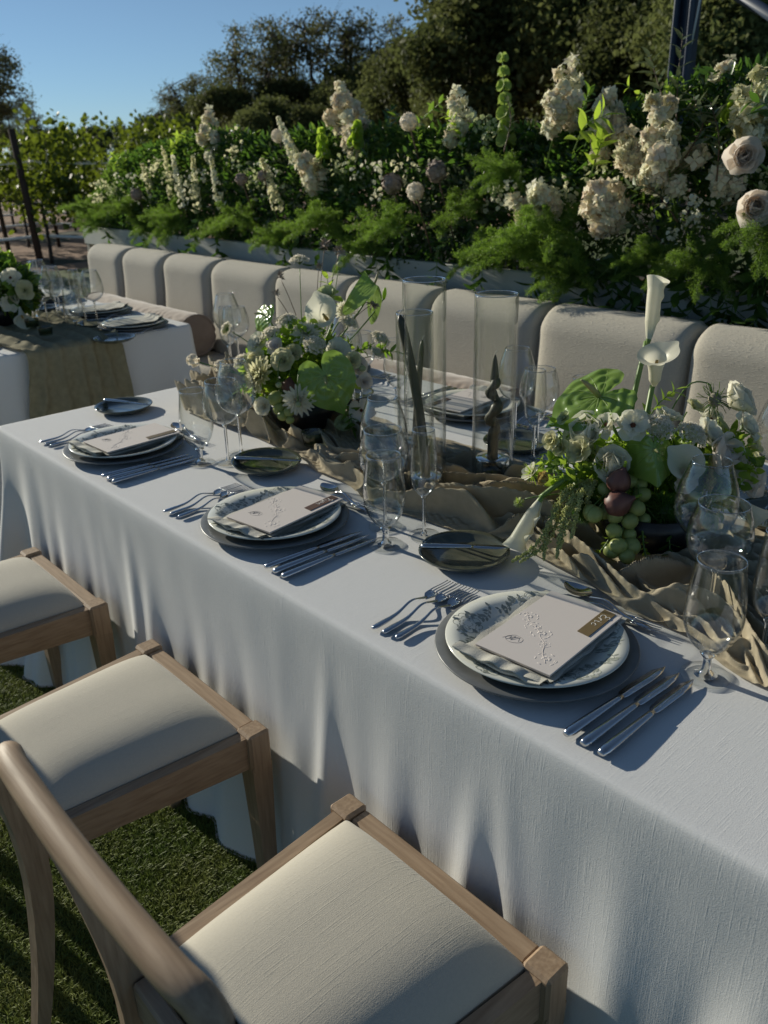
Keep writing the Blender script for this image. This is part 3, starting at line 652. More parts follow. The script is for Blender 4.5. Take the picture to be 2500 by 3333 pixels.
# ------------------------------------------------------------------ chairs
def chair(x, label):
    t = thing('dining_chair', label, 'chair', (x, -.045, 0), 'oak dining chairs along the table')
    def ad(nm, g, m, sm=True, par=None): return obj(nm, g, m, par or t, local=True, smooth=sm)
    H = .458; hw = .208; rw = .172; D = .43
    for s in (-1, 1):
        g = G(); a = np.array([[-1, -1], [1, -1], [1, 1], [-1, 1]])
        # tapered square front post with its head standing at the seat corner
        g.box((-.0235, -.0235, H-.085), (.0235, .0235, H+.004), bev=.005, t=(s*hw, -.024, 0))
        P = np.stack([np.concatenate([a*w_, np.full((4, 1), z)], 1)+[s*hw, -.024, 0] for z, w_ in ((0, .014), (.2, .0175), (H-.07, .0226))]); g.grid(P, wrapv=True); ad('leg', g, WZ, False)
        # sabre rear leg that carries on up as the back stile
        pts = spl([[s*(rw-.012), -D-.075, 0], [s*(rw-.006), -D-.035, .2], [s*rw, -D-.015, .40], [s*(rw+.012), -D-.035, .60], [s*(rw+.050), -D-.075, .80], [s*(rw+.057), -D-.082, .832]], 18)
        wd = np.interp(pts[:, 2], [0, .4, .6, .84], [.013, .022, .021, .016]); P = []
        for p, w_ in zip(pts, wd): P.append([[p[0]-s*.014, p[1]-w_, p[2]], [p[0]+s*.014, p[1]-w_*.9, p[2]], [p[0]+s*.014, p[1]+w_*.9, p[2]], [p[0]-s*.014, p[1]+w_, p[2]]])
        g = G(); g.grid(np.array(P), wrapv=True); ad('leg', g, WZ, False)
        g = G(); q0 = np.array([s*(hw-.001), -.046]); q1 = np.array([s*rw, -D+.005]); pr = [q0+(q1-q0)*f for f in (0, 1)]
        P = np.array([[[p[0]-.012, p[1], z0], [p[0]+.012, p[1], z0], [p[0]+.012, p[1], H-.003], [p[0]-.012, p[1], H-.003]] for p, z0 in zip(pr, (H-.075, H-.062))]); g.grid(P, wrapv=True); ad('side_rail', g, WY, False)
    g = G(); g.box((-hw+.0235, -.040, H-.07), (hw-.0235, -.004, H-.002), bev=.004); ad('front_rail', g, WX, False)
    g = G(); g.box((-rw+.014, -D-.018, H-.07), (rw-.014, -D+.006, H-.003), bev=.004); ad('rear_rail', g, WX, False)
    # upholstered seat: crowned pad
    n = 44; u = np.linspace(-1, 1, n); Uu, Vv = np.meshgrid(u, u, indexing='ij')
    cu = np.sign(Uu)*(1-(1-np.abs(Uu))**1.6); cv = np.sign(Vv)*(1-(1-np.abs(Vv))**1.6)
    yv = -.043+(-D+.012+.043)*(cv+1)/2; wx = (hw-.018)+(rw-hw+.004)*(cv+1)/2
    Z = H-.004+.050*(1-np.abs(cu)**3.4)**.62*(1-np.abs(cv)**4.5)**.5
    P = np.stack([cu*wx, yv, Z], -1); g = G(); g.grid(P); lo = P.copy(); lo[..., 2] = H-.03
    bd = np.concatenate([P[:-1, 0], P[-1, :-1], P[:0:-1, -1], P[0, :0:-1]]); bl = bd.copy(); bl[:, 2] -= .03; g.grid(np.stack([bd, bl], 1), wrapu=True); ad('seat', g, SEATF)
    # round top rail with turned-down ends
    xr = rw+.058; pts = [[-xr-.002, -D-.079, .795], [-xr, -D-.081, .825], [-xr+.018, -D-.084, .843]]+[[x_, -D-.086-.008*(1-(x_/xr)**2), .848] for x_ in np.linspace(-xr+.05, xr-.05, 9)]+[[xr-.018, -D-.084, .843], [xr, -D-.081, .825], [xr+.002, -D-.079, .795]]
    g = G(); pp = spl(pts, 60); g.tube(pp, np.interp(np.linspace(0, 1, 60), [0, .06, .5, .94, 1], [.012, .0165, .0172, .0165, .012]), 16); ad('top_rail', g, WX)
    return t
chair(chair_x[2]+.010, 'nearest oak chair with cream seat, its round top rail crossing the corner')
chair(chair_x[1], 'oak chair with cream seat in front of the middle place setting')
chair(chair_x[0], 'furthest oak chair with cream seat in front of the corner place setting')

# ------------------------------------------------------------------ tableware
def plate(name, prof, mat, c, label, cat, group=None, n=72):
    g = G(); g.lathe(prof, n); o = obj(name, g, mat, loc=None); o.location = c; tag(o, label, cat, group); return o
CHP = [(0, .005), (.095, .005), (.108, .007), (.135, .016), (.1555, .0195), (.1565, .0215), (.155, .0228), (.135, .0195), (.110, .011), (.095, .0085), (0, .0085)]
DIN = [(0, .0), (.080, .0), (.092, .003), (.115, .011), (.138, .0175), (.140, .0195), (.1385, .0212), (.116, .0152), (.094, .0075), (.082, .0045), (0, .0045)]
SID = [(0, .0), (.055, .0), (.070, .004), (.081, .011), (.0875, .0175), (.0868, .0195), (.079, .014), (.066, .0068), (.052, .0045), (0, .0045)]
def rim_z(r): return np.interp(r, [0, .082, .094, .116, .1385], [.0045, .0045, .0075, .0152, .0212])
def floral_print(seed):
    """rose and leaf transfer print lying on the china"""
    r = np.random.default_rng(seed); g = G()
    def lay(P2):  # (k,2) -> on the plate
        P2 = np.asarray(P2); return np.concatenate([P2, (rim_z(np.hypot(P2[:, 0], P2[:, 1]))+.00045)[:, None]], 1)
    def leafp(p, a, L):
        t = np.array([[0, 0], [.35, .24], [.7, .18], [1, 0], [.7, -.18], [.35, -.24]])*L; c, s = math.cos(a), math.sin(a)
        q = t@np.array([[c, s], [-s, c]])+p; g.add(lay(q), [np.array([[0, 1, 2, 5], [2, 3, 4, 5]])])
    def line(P, w):
        P = np.asarray(P); d = nrm(np.gradient(P, axis=0)); nn = np.stack([-d[:, 1], d[:, 0]], -1)*w; A, B = lay(P+nn), lay(P-nn); g.grid(np.stack([A, B], 1))
    k0 = r.uniform(0, 1)
    for k in range(5):
        a0 = 2*np.pi*(k+k0)/5; c = np.array([math.cos(a0), math.sin(a0)])*.112
        for ring, (rr, m) in enumerate(((.017, 9), (.011, 7), (.006, 5))):
            for j in range(m):
                an = 2*np.pi*j/m+ring; ctr = c+rr*np.array([math.cos(an), math.sin(an)])
                arc = ctr+np.stack([np.cos(np.linspace(an-1.5, an+1.5, 8)), np.sin(np.linspace(an-1.5, an+1.5, 8))], -1)*rr*.42; line(arc, .00055)
                if ring < 2 and j % 2: leafp(ctr, an+1.2, rr*.5)
        for sgn in (-1, 1):
            th = a0+sgn*np.linspace(.14, .60, 16); rad = .112+.012*np.sin(np.linspace(0, 5, 16)+k)
            V = np.stack([np.cos(th)*rad, np.sin(th)*rad], -1); line(V, .0004)
            for q in range(2, 16, 2):
                for ss in (-1, 1): leafp(V[q], math.atan2(V[q, 1], V[q, 0])+(0.4 if ss > 0 else math.pi-.4)+r.normal(0, .4), r.uniform(.008, .014))
        for q in range(5): leafp(c+.012*np.array([math.cos(a0+q*1.26), math.sin(a0+q*1.26)]), a0+q*1.26+.3, .014)
    return g
def stroke(g, P, M3, o, w=.0009):
    P = np.asarray(P, float); q = spl(np.concatenate([P, np.zeros((len(P), 1))], 1), max(6, 5*len(P)))
    g.tube(q@np.asarray(M3).T+o, w, 5, flat=.5)
GLY = {'E': [[(.62, .9), (.35, 1.02), (.12, .85), (.3, .62), (.5, .56)], [(.5, .56), (.15, .5), (.0, .2), (.25, .0), (.65, .15)]],
       'R': [[(.2, .95), (.22, .5), (.1, 0)], [(-.05, .8), (.3, 1.05), (.6, .85), (.5, .6), (.22, .5)], [(.25, .5), (.45, .2), (.7, 0)]],
       'r': [[(0, .0), (.12, .45), (.15, .3), (.3, .48), (.42, .42)]],
       'i': [[(.0, .35), (.1, .48), (.08, .1), (.18, 0), (.32, .12)], [(.14, .66), (.17, .7)]],
       'c': [[(.35, .4), (.2, .5), (.0, .25), (.12, 0), (.4, .12)]],
       'y': [[(0, .45), (.08, .1), (.3, .12), (.4, .45)], [(.4, .45), (.34, -.3), (.1, -.45), (.05, -.25), (.5, .1)]],
       'a': [[(.38, .42), (.15, .5), (0, .2), (.12, 0), (.36, .35), (.38, .1), (.5, .05)]],
       'n': [[(0, .45), (.05, 0)], [(.05, .2), (.25, .5), (.36, .3), (.36, .05), (.5, .02)]]}
def cutlery(kind, label, loc, rot, group=None, cat=None, parent=None):
    t = thing(kind, label, cat or kind.split('_')[-1], loc, group); t.rotation_euler = (0, 0, rot)
    g = G()
    if 'knife' in kind:
        s = np.linspace(0, 1, 14); L = .125 if 'butter' not in kind else .10
        w = np.interp(s, [0, .06, .25, .7, 1], [.005, .0080, .0084, .0066, .0050]); P = []
        ty = s*L-.12
        g.tube(np.stack([0*s, ty, .0065+0*s], -1), w, 12, flat=.62); obj('handle', g, STEEL, t, local=True)
        g = G(); B = .115 if 'butter' not in kind else .075; s = np.linspace(0, 1, 16); wl = -np.interp(s, [0, .08, .3, .8, 1], [.004, .0098, .0108, .0092, .001]); wr = np.interp(s, [0, .1, .6, .85, 1], [.004, .0066, .0076, .0055, -.001])
        y = L-.12-.002+s*B; z = .0062-.002*s; th = np.interp(s, [0, .2, 1], [.0016, .0011, .0006])
        P = np.stack([np.stack([wl, y, z], -1), np.stack([(wl+wr)/2, y, z+th], -1), np.stack([wr, y, z+th*.8], -1), np.stack([wr, y, z-th], -1), np.stack([(wl+wr)/2, y, z-th], -1)], 1)
        g.grid(P, wrapv=True); obj('blade', g, STEEL, t, local=True)
    else:
        s = np.linspace(0, 1, 24); y = -.10+s*.135
        z = .004+.011*np.exp(-((s-.72)/.2)**2)+.001
        w = np.interp(s, [0, .05, .2, .55, .8, 1], [.003, .0062, .0060, .0030, .0026, .0040]); P = np.stack([0*s, y, z], -1)
        g.tube(P, w, 10, flat=.5); obj('handle', g, STEEL, t, local=True)
        g = G()
        if 'fork' in kind:
            n = 12; s = np.linspace(0, 1, n); u = np.linspace(-1, 1, 9)
            hw_ = np.interp(s, [0, .35, 1], [.004, .0105, .0115]); yy = .034+s*.026; zz = .0052+.003*np.sin(s*2.2)
            Pt = np.stack([u[None]*hw_[:, None], np.repeat(yy[:, None], 9, 1), zz[:, None]-.0018*(1-u[None]**2)], -1); g.grid(Pt); g.grid(Pt-[0, 0, .0012])
            for k in (-1, -.333, .333, 1):
                q = bez([[k*.0098, .058, .0080], [k*.0102, .075, .0083], [k*.0100, .086, .0058], [k*.0096, .106, .0075]], 10); g.tube(q, np.linspace(.0017, .0010, 10), 6, flat=.6)
            obj('tines', g, STEEL, t, local=True)
        else:
            s = np.linspace(0, 1, 16); u = np.linspace(-1, 1, 11); hw_ = .019*np.sin(np.pi*np.clip(s*.94+.05, 0, 1))**.6*(1.1-.25*s); yy = .033+s*.058
            zz = .010-.007*np.sin(np.pi*s)[:, None]*(1-.75*u[None]**2)+.001*s[:, None]
            Pt = np.stack([u[None]*hw_[:, None], np.repeat(yy[:, None], 11, 1), zz], -1); g.grid(Pt); g.grid(Pt-[0, 0, .0011]); obj('spoon_bowl', g, STEEL, t, local=True)
    return t
def napkin(c, rz, label, zb):
    """folded napkin: three layers with a rolled fold at the near end"""
    r = np.random.default_rng(abs(int(c[0]*1000))); t = thing('napkin', label, 'napkin', (c[0], c[1], zb)); t.rotation_euler = (0, 0, rz)
    for k in range(3):
        w = .072+.002*k; nx, ny = 34, 60; u = np.linspace(-1, 1, nx); s = np.linspace(0, 1, ny); Uu, Ss = np.meshgrid(u, s, indexing='ij')
        n = Noise(10, (2, 9), k+abs(int(c[0]*77)))
        y = -.130+.253*Ss; z = .002+.0042*k+.0022*n(Uu*1.5, Ss*3)+.010*np.exp(-((Ss-.03)/.07)**2)*(1+.6*n(Uu*2, k))
        y = y-.006*k*np.exp(-(Ss/.1)**2)+.012*np.exp(-(Ss/.07)**2)*n(Uu*1.2, k*3.)
        # roll under at the near end
        rr = Ss < .09; th = (1-Ss/.09)*2.6; y = np.where(rr, -.130+.253*.09-(.014+.004*k)*np.sin(th)*1.1-.004, y); z = np.where(rr, z-.0065*(1-np.cos(th))*.62+.006, z)
        x = Uu*w*(1+.05*n(Ss*4, 1.)*.3)+.004*n(Ss*5, k*1.)
        g = G(); P = np.stack([x, y, np.maximum(z, .0012)], -1); g.grid(P); g.grid(P-[0, 0, .0011]); obj('fold', g, NAPK, t, local=True)
    return t
def menu(c, rz, zb, ribbon, word, label, wname):
    t = thing('menu_card', label, 'menu card', (c[0], c[1], zb)); t.rotation_euler = (0, 0, rz)
    w, l = .0655, .1075
    g = G(); g.box((-w, -l, 0), (w, l, .0016), bev=.0004); obj('card', g, CARD, t, local=True, smooth=False)
    g = G(); g.box((-w+.0005, -l+.0005, -.0022), (w-.001, l-.001, -.0006)); obj('inner_leaf', g, CARD, t, local=True, smooth=False)
    g = G()
    r = np.random.default_rng(5)
    for a, b, s in ((.55, .14, 1), (.46, .30, .85), (.41, .47, 1.1), (.30, .62, .6), (.15, .80, 1.1)):
        p = np.array([(b*2-1)*w, (a*2-1)*l, .0016])
        for j in range(9): an = j*.7; g.ball(p+.0046*s*np.array([math.cos(an), math.sin(an), 0])*(1 if j < 6 else .4), (.0024*s, .0024*s, .00038), 8)
        for j in range(8):
            an = j*.8+r.uniform(0, 1); d = np.array([math.cos(an), math.sin(an), 0]); g.ball(p+d*(.0115+.004*r.random())*s, (.0034*s, .0013*s, .0003), 8, M=mtx([0, 0, 1], 0)@np.array([[math.cos(an), -math.sin(an), 0], [math.sin(an), math.cos(an), 0], [0, 0, 1]]))
    g.tube(spl([[(b*2-1)*w, (a*2-1)*l, .0018] for a, b in ((.6, .06), (.5, .2), (.43, .4), (.36, .5), (.3, .62), (.2, .7), (.1, .84))], 40), .0003, 5)
    obj('embossed_flowers', g, CARD, t, local=True)
    g = G(); o = np.array([-w*.60, -l*.62, .0018])
    for P in ([(-.3, .0), (.2, .75), (.35, .2), (.9, .95), (1.3, .3)], [(-.1, .5), (.5, 1.1), (1.4, .9), (1.5, .2), (.7, -.25), (0, .05), (-.1, .5)], [(.1, -.1), (.6, .9), (.55, .1), (1.1, 1.0)]): stroke(g, np.array(P)*.016, np.eye(3), o, .0003)
    obj('monogram', g, INKG, t, local=True)
    rb = thing('ribbon_tag', None, None, (0, 0, 0)); rb.parent = t
    g = G(); x0, x1, y0, y1 = w-.031, w-.010, .020, .1045; P = np.array([[x0, y0, .0019], [x1, y0-.003, .0019], [x1, y1-.003, .0019], [x0, y1, .0019]]); Q = P+[0, 0, .0009]; g.add(np.concatenate([P, Q]), [np.array([[4, 5, 6, 7], [0, 1, 5, 4], [1, 2, 6, 5], [2, 3, 7, 6], [3, 0, 4, 7]])]); obj('ribbon', g, ribbon, rb, local=True, smooth=False)
    if word:
        g = G(); y = .088; k = .0155
        Mw = np.array([[0, 1, 0], [-1, 0, 0], [0, 0, 1.]])      # reads away along the ribbon, letter tops towards the card's edge
        for ch in word:
            for P in GLY[ch]: stroke(g, np.array(P)*k, Mw, np.array([x0+.0055, y, .0029]), .00055)
            y -= k*(.78 if ch in 'ER' else .62)
        obj('lettering', g, INKW, rb, local=True)
    return t
def lathe_glass(kind):
    if kind == 'goblet': return dict(foot=.036, st=.040, b=[(.004, .040), (.014, .045), (.030, .062), (.0395, .085), (.0418, .108), (.040, .135), (.0365, .163), (.0335, .190)], sr=.0065)
    if kind == 'red': return dict(foot=.037, st=.108, b=[(.004, .108), (.018, .114), (.036, .126), (.0490, .148), (.0512, .168), (.0480, .196), (.0390, .226), (.0320, .246)], sr=.0038)
    if kind == 'white': return dict(foot=.035, st=.100, b=[(.004, .100), (.018, .107), (.036, .120), (.0480, .140), (.0500, .157), (.0470, .182), (.0385, .212)], sr=.0038)
    return dict(foot=.033, st=.088, b=[(.004, .088), (.012, .093), (.022, .108), (.0265, .130), (.0270, .152), (.0252, .190), (.0222, .226)], sr=.0036)
PROT = {}
GN = {'goblet': ('water_goblet', 'stout short stemmed water goblet'), 'red': ('wine_glass', 'tall large bowled wine glass'), 'white': ('wine_glass', 'medium wine glass'), 'flute': ('champagne_flute', 'slim champagne flute')}
def glass(kind, x, y, label, z=TH+.002):
    if kind not in PROT:
        d = lathe_glass(kind); t = thing(GN[kind][0], label, 'glass', (x, y, z), 'stemware on the tables')
        g = G(); pr = spl(np.array([(r_, 0, z_) for r_, z_ in d['b']]), 34)[:, [0, 2]]; tip = pr[-1]; inn = pr.copy(); inn[:, 0] = np.maximum(inn[:, 0]-.0013, .0006); inn[:4, 1] += .0025; g.lathe(np.concatenate([pr, [[tip[0]-.0006, tip[1]+.0006]], inn[::-1]]), 56); obj('bowl', g, GLASS, t, local=True)
        g = G(); aa = np.linspace(0, 2*np.pi, 65); g.tube(np.stack([(tip[0]-.0006)*np.cos(aa), (tip[0]-.0006)*np.sin(aa), tip[1]+.0004+0*aa], -1), .0007, 6, cap=False); obj('rim', g, GSTEM, t, local=True)
        g = G(); st = d['st']; sr = d['sr']; g.lathe([(0, .003), (sr*2.6, .004), (sr*1.35, .0085), (sr, .018 if st > .05 else .014), (sr*.92, st*.6), (sr, st-.008), (sr*1.9, st), (0, st+.004)], 20); obj('stem', g, GSTEM, t, local=True)
        g = G(); f = d['foot']; g.lathe([(0, .0012), (f*.95, .0010), (f, .0022), (f*.97, .0034), (f*.5, .0046), (sr*2, .007), (0, .0072)], 56); obj('foot', g, FOOT, t, local=True)
        PROT[kind] = t; return t
    return dup(PROT[kind], (x, y, z), (0, 0, 0), None, label)
SET = [('corner setting with gold ribbon', .493, GOLD, None), ('middle setting with umber ribbon', 1.184, BROWN, 'Ryan'), ('nearest setting with bronze ribbon', 1.875, GOLD, 'Eric')]
def settings():
    for k, (sn, x, rib, word) in enumerate(SET):
        y = .162; z = TH+.0025
        plate('charger_plate', CHP, CHARG, (x, y, z-.004), 'grey stoneware charger plate of the '+sn, 'plate', 'charger plates')
        t = thing('dinner_plate', 'cream dinner plate with grey rose print of the '+sn, 'plate', (x, y, z+.0095), 'patterned dinner plates')
        g = G(); g.lathe(DIN, 80); obj('china', g, CHINA, t, local=True)
        g = floral_print(3+k); obj('floral_print', g, PRINT, t, local=True, smooth=False)
        rz = R((3, 8, 5.5)[k]); nz = z+.0095+.0085
        napkin((x+.008, y+.012), rz, 'folded ivory napkin under the menu card of the '+sn, nz)
        menu((x+.013, y+.020), rz, nz+.0165, rib, word, 'blush embossed menu card with '+('a gold ribbon', 'an umber ribbon reading Ryan', 'a bronze ribbon reading Eric')[k]+' on the napkin', word)
        nm = ('corner', 'Ryan', 'Eric')[k]; zc = TH+.003
        for j, (dx, l) in enumerate(((-.222, 'outermost fork'), (-.200, 'middle fork'), (-.174, 'fork nearest the plate'))):
            cutlery('dinner_fork', f'polished steel {l} of the three left of the {nm} plate', (x+dx-.008, -.060+.18+.004*j, zc), R(4.5), 'dinner forks', 'fork')
        for j, (dx, l) in enumerate(((.165, 'knife nearest the plate'), (.190, 'middle knife'), (.215, 'outermost knife'))):
            cutlery('dinner_knife', f'polished steel {l} of the three right of the {nm} plate', (x+dx, .142-.0*j, zc), R(-1.5+1.0*j), 'dinner knives', 'knife')
        cutlery('dessert_spoon', f'steel dessert spoon lying beyond the {nm} plate', (x-.0, y+.185, zc+.002), R(82), 'dessert spoons', 'spoon')
        cutlery('dessert_fork', f'steel dessert fork pointing right beyond the {nm} plate', (x+.005, y+.165, zc+.002), R(-82), 'dessert forks', 'fork')
        sx, sy = ((.134, .339), (.887, .347), (1.576, .323))[k]
        o = plate('side_plate', SID, GREENP, (sx, sy, z), f'dark green glazed side plate to the left of the {nm} plate', 'plate', 'dark green side plates')
        if k == 1: o.rotation_euler = (0, R(2), 0); o.location.z += .004
        cutlery('butter_knife', f'butter knife resting across the green side plate by the {nm} setting', (sx+.025, sy+.028, z+.0165), R((-64, -50, -47)[k]), 'butter knives', 'knife')
    gl = [('goblet', (.732, .252), (1.427, .256), (2.092, .286)), ('white', (.778, .305), (1.361, .315), (2.02, .425)), ('red', (.752, .362), (1.277, .392), (1.955, .50)), ('flute', None, (1.451, .340), (2.140, .355))]
    for kind, *ps in gl:
        for k, p in enumerate(ps):
            if p: glass(kind, p[0], p[1], f'empty {GN[kind][1]} of the {("corner", "middle Ryan", "nearest Eric")[k]} setting')
    # settings along the bench side
    for k, x in enumerate((.24, .93, 1.62, 2.31)):
        y = 1.058; z = TH+.0025; w_ = ('behind the middle flowers', 'behind the tall glass cylinders', 'behind the nearest flowers', 'at the right edge')[k]
        plate('charger_plate', CHP, CHARG, (x, y, z-.004), 'grey charger plate on the bench side '+w_, 'plate', 'charger plates', 48)
        plate('dinner_plate', DIN, CHINA, (x, y, z+.0095), 'cream dinner plate on the bench side '+w_, 'plate', 'patterned dinner plates', 48)
        napkin((x-.008, y-.012), math.pi+R(6), 'ivory napkin folded on the bench side plate '+w_, z+.018)
        menu((x-.013, y-.02), math.pi+R(6), z+.035, BROWN, None, 'blush menu card on the bench side plate '+w_, '')
        plate('side_plate', SID, GREENP, (x+.30, y-.16, z), 'dark green side plate on the bench side '+w_, 'plate', 'dark green side plates', 40)
        for j in range(3):
            cutlery('dinner_fork', f'{("outermost", "middle", "inner")[j]} fork on the bench side '+w_, (x+.18+.024*j, y+.02, TH+.003), R(180), 'dinner forks', 'fork')
            cutlery('dinner_knife', f'{("inner", "middle", "outermost")[j]} knife on the bench side '+w_, (x-.17-.024*j, y+.02, TH+.003), R(180), 'dinner knives', 'knife')
        for kind, dx, dy in (('goblet', -.25, -.07), ('white', -.335, -.145), ('red', -.43, -.12), ('flute', -.30, -.205)):
            glass(kind, x+dx, y+dy, f'empty {GN[kind][1]} on the bench side '+w_)
settings()

# ------------------------------------------------------------------ hurricane cylinders and candles
def hurricane(x, y, r, h, label, hold, candle_fn, clabel, hl):
    t = thing('hurricane_vase', label, 'glass cylinder', (x, y, TH+.006)); g = G()
    g.lathe([(r-.001, .004), (r, .01), (r, h-.004), (r-.0005, h), (r-.003, h), (r-.0032, h-.004), (r-.0032, .012), (r-.004, .008)], 72); obj('wall', g, VGLASS, t, local=True)
    g = G(); aa = np.linspace(0, 2*np.pi, 81); g.tube(np.stack([(r-.0015)*np.cos(aa), (r-.0015)*np.sin(aa), h+.0003+0*aa], -1), .0010, 8, cap=False); obj('rim', g, GSTEM, t, local=True)
    g = G(); g.lathe([(0, .001), (r-.001, .001), (r-.001, .004), (0, .0055)], 60); obj('base', g, VGLASS, t, local=True)
    t2 = thing('candle_holder', hl, 'candle holder', (x, y, TH+.013)); g = G(); hr = hold; g.lathe([(0, .0), (hr*.94, 0), (hr, .003), (hr, .042), (hr*.96, .045), (hr*.45, .045), (.0135, .044), (.0125, .022), (0, .021)], 48); obj('glass_puck', g, GSTEM, t2, local=True)
    t3 = thing('taper_candle', clabel, 'candle', (x, y, TH+.036), 'olive taper candles'); g = G(); pts, rad = candle_fn(); g.tube(pts, rad, 14); obj('wax', g, WAX, t3, local=True)
    g = G(); e = np.asarray(pts)[-1]; g.tube(spl([e, e+[.001, 0, .006], e+[.005, .003, .011]], 6), .0008, 5); obj('wick', g, CREAMWAX, t3, local=True)
def bent():
    s = np.linspace(0, 1, 40); b = s**1.25
    off = np.outer(-.052*b+.006*np.sin(s*3.0), [rt[0], rt[1], 0])
    return off+np.stack([0*s, 0*s, s*.375], -1), np.interp(s, [0, .9, .97, 1], [.0115, .0098, .0085, .003])
def plain():
    s = np.linspace(0, 1, 30); off = np.outer(.018*s**1.5, [rt[0], rt[1], 0]); return off+np.stack([0*s, 0*s, s*.27], -1), np.interp(s, [0, .7, .95, 1], [.0110, .0075, .006, .002])
hurricane(1.308, .487, .0450, .475, 'tallest clear glass candle cylinder, in front at left', .036, bent, 'leaning bent olive taper inside the tallest glass cylinder', 'clear round glass holder inside the tallest cylinder')
hurricane(1.116, .644, .0447, .365, 'shorter clear glass cylinder standing behind the tallest one', .034, plain, 'slim olive taper in the shorter back cylinder', 'clear glass holder inside the shorter back cylinder')
def twisted():
    s = np.linspace(0, 1, 160); tw = smooth(.30, .36, s)*smooth(.80, .74, s); a = (s-.3)*2*np.pi*4.2
    off = np.stack([np.cos(a), np.sin(a), 0*a], -1)*(.0085*tw)[:, None]; rad = np.interp(s, [0, .05, .28, .34, .74, .82, .95, 1], [.0125, .0125, .0125, .0120, .0110, .0095, .0055, .002])
    rad = rad*(1+.22*tw*np.cos(2*a)); return off+np.stack([0*s, 0*s, s*.262], -1), rad
hurricane(1.337, .679, .0480, .425, 'clear glass cylinder on the right holding the twisted candle', .040, twisted, 'twisted olive spiral candle in the right hand glass cylinder', 'clear round glass holder under the twisted candle')
def votive(x, y, label, z=TH+.012):
    t = thing('votive_candle', label, 'votive', (x, y, z), 'ribbed green votive candles'); g = G(); a = np.linspace(0, 2*np.pi, 72, endpoint=False); rb = 1+.03*np.cos(a*24)
    zz = np.array([0, .002, .034, .036, .036, .034, .006, .005]); rr = np.array([.024, .0265, .030, .0300, .0278, .0272, .0235, .001])
    P = np.stack([rr[:, None]*np.cos(a)*rb, rr[:, None]*np.sin(a)*rb, np.repeat(zz[:, None], 72, 1)], -1); g.grid(P, wrapv=True); obj('cup', g, SMOKE, t, local=True)
    g = G(); g.lathe([(0, .006), (.023, .006), (.025, .022), (0, .023)], 32); obj('wax', g, CREAMWAX, t, local=True)
    g = G(); g.tube([[0, 0, .022], [.001, 0, .029]], .0007, 5); obj('wick', g, POSTM, t, local=True)
votive(.883, .500, 'ribbed green glass votive on the runner in front of the middle flowers', TH+.026)
votive(-1.105, .60, 'smoky votive at the front of the further table runner', TH+.03)
votive(-1.33, .63, 'smoky votive behind the front one on the further table', TH+.03)

# ------------------------------------------------------------------ further table
def far_table():
    for k, (x, y) in enumerate([(-1.095, 1.0), (-1.56, 1.06), (-2.2, 1.06), (-2.85, 1.06), (-1.50, .165), (-2.2, .165)]):
        w_ = ('nearest the corner by the bolster', 'second along the bench side', 'third along the bench side', 'last along the bench side', 'first on the chair side', 'second on the chair side')[k]; z = TH+.0025
        plate('charger_plate', CHP, CHARG, (x, y, z-.004), 'grey charger on the further table, '+w_, 'plate', 'charger plates', 40)
        plate('dinner_plate', DIN, CHINA, (x, y, z+.0095), 'cream plate on the further table, '+w_, 'plate', 'patterned dinner plates', 40)
        napkin((x-.02, y-.01), math.pi+R(-4), 'folded ivory napkin on the further table plate '+w_, z+.018)
        plate('side_plate', SID, GREENP, (x+.22 if k == 0 else x+.29, (.80 if k == 0 else y-.16) if k < 4 else y+.16, z), 'dark side plate on the further table, '+w_, 'plate', 'dark green side plates', 36)
        cutlery('dinner_fork', 'fork at the further table place '+w_, (x+.17, y-.02 if k < 4 else y, TH+.003), R(180 if k < 4 else 0), 'dinner forks', 'fork')
        cutlery('dinner_knife', 'knife at the further table place '+w_, (x-.18, y-.02 if k < 4 else y, TH+.003), R(180 if k < 4 else 0), 'dinner knives', 'knife')
    gl = [('goblet', -1.258, .80), ('white', -1.372, .80), ('red', -1.485, .76), ('flute', -1.38, .90), ('goblet', -1.712, .80), ('white', -1.816, .83), ('red', -1.636, .87), ('flute', -1.75, .93), ('white', -2.07, .89), ('goblet', -2.2, .8), ('red', -2.32, .86), ('flute', -2.45, .92), ('goblet', -1.22, .26), ('white', -1.30, .34), ('white', -1.60, .74), ('red', -1.95, .93), ('goblet', -1.98, .78), ('flute', -2.12, .97), ('red', -1.30, .92), ('flute', -1.56, .95)]
    gw = ['first goblet by the corner plate', 'medium glass behind the first goblet', 'large glass behind the corner goblet', 'slim flute by the corner glasses', 'goblet at the second place', 'medium glass at the second place', 'large glass at the second place', 'flute at the second place', 'medium glass at the third place', 'goblet at the third place', 'large glass at the third place', 'flute furthest along the row', 'goblet by the hanging runner', 'medium glass beside the runner flowers', 'medium glass just behind the bouquet', 'large glass between the second and third place', 'goblet between the second and third place', 'flute behind the third place', 'large glass nearest the first folded napkin', 'flute nearest the second folded napkin']
    for (k, x, y), w_ in zip(gl, gw): glass(k, x, y, 'clear '+w_+' on the further table')
far_table()

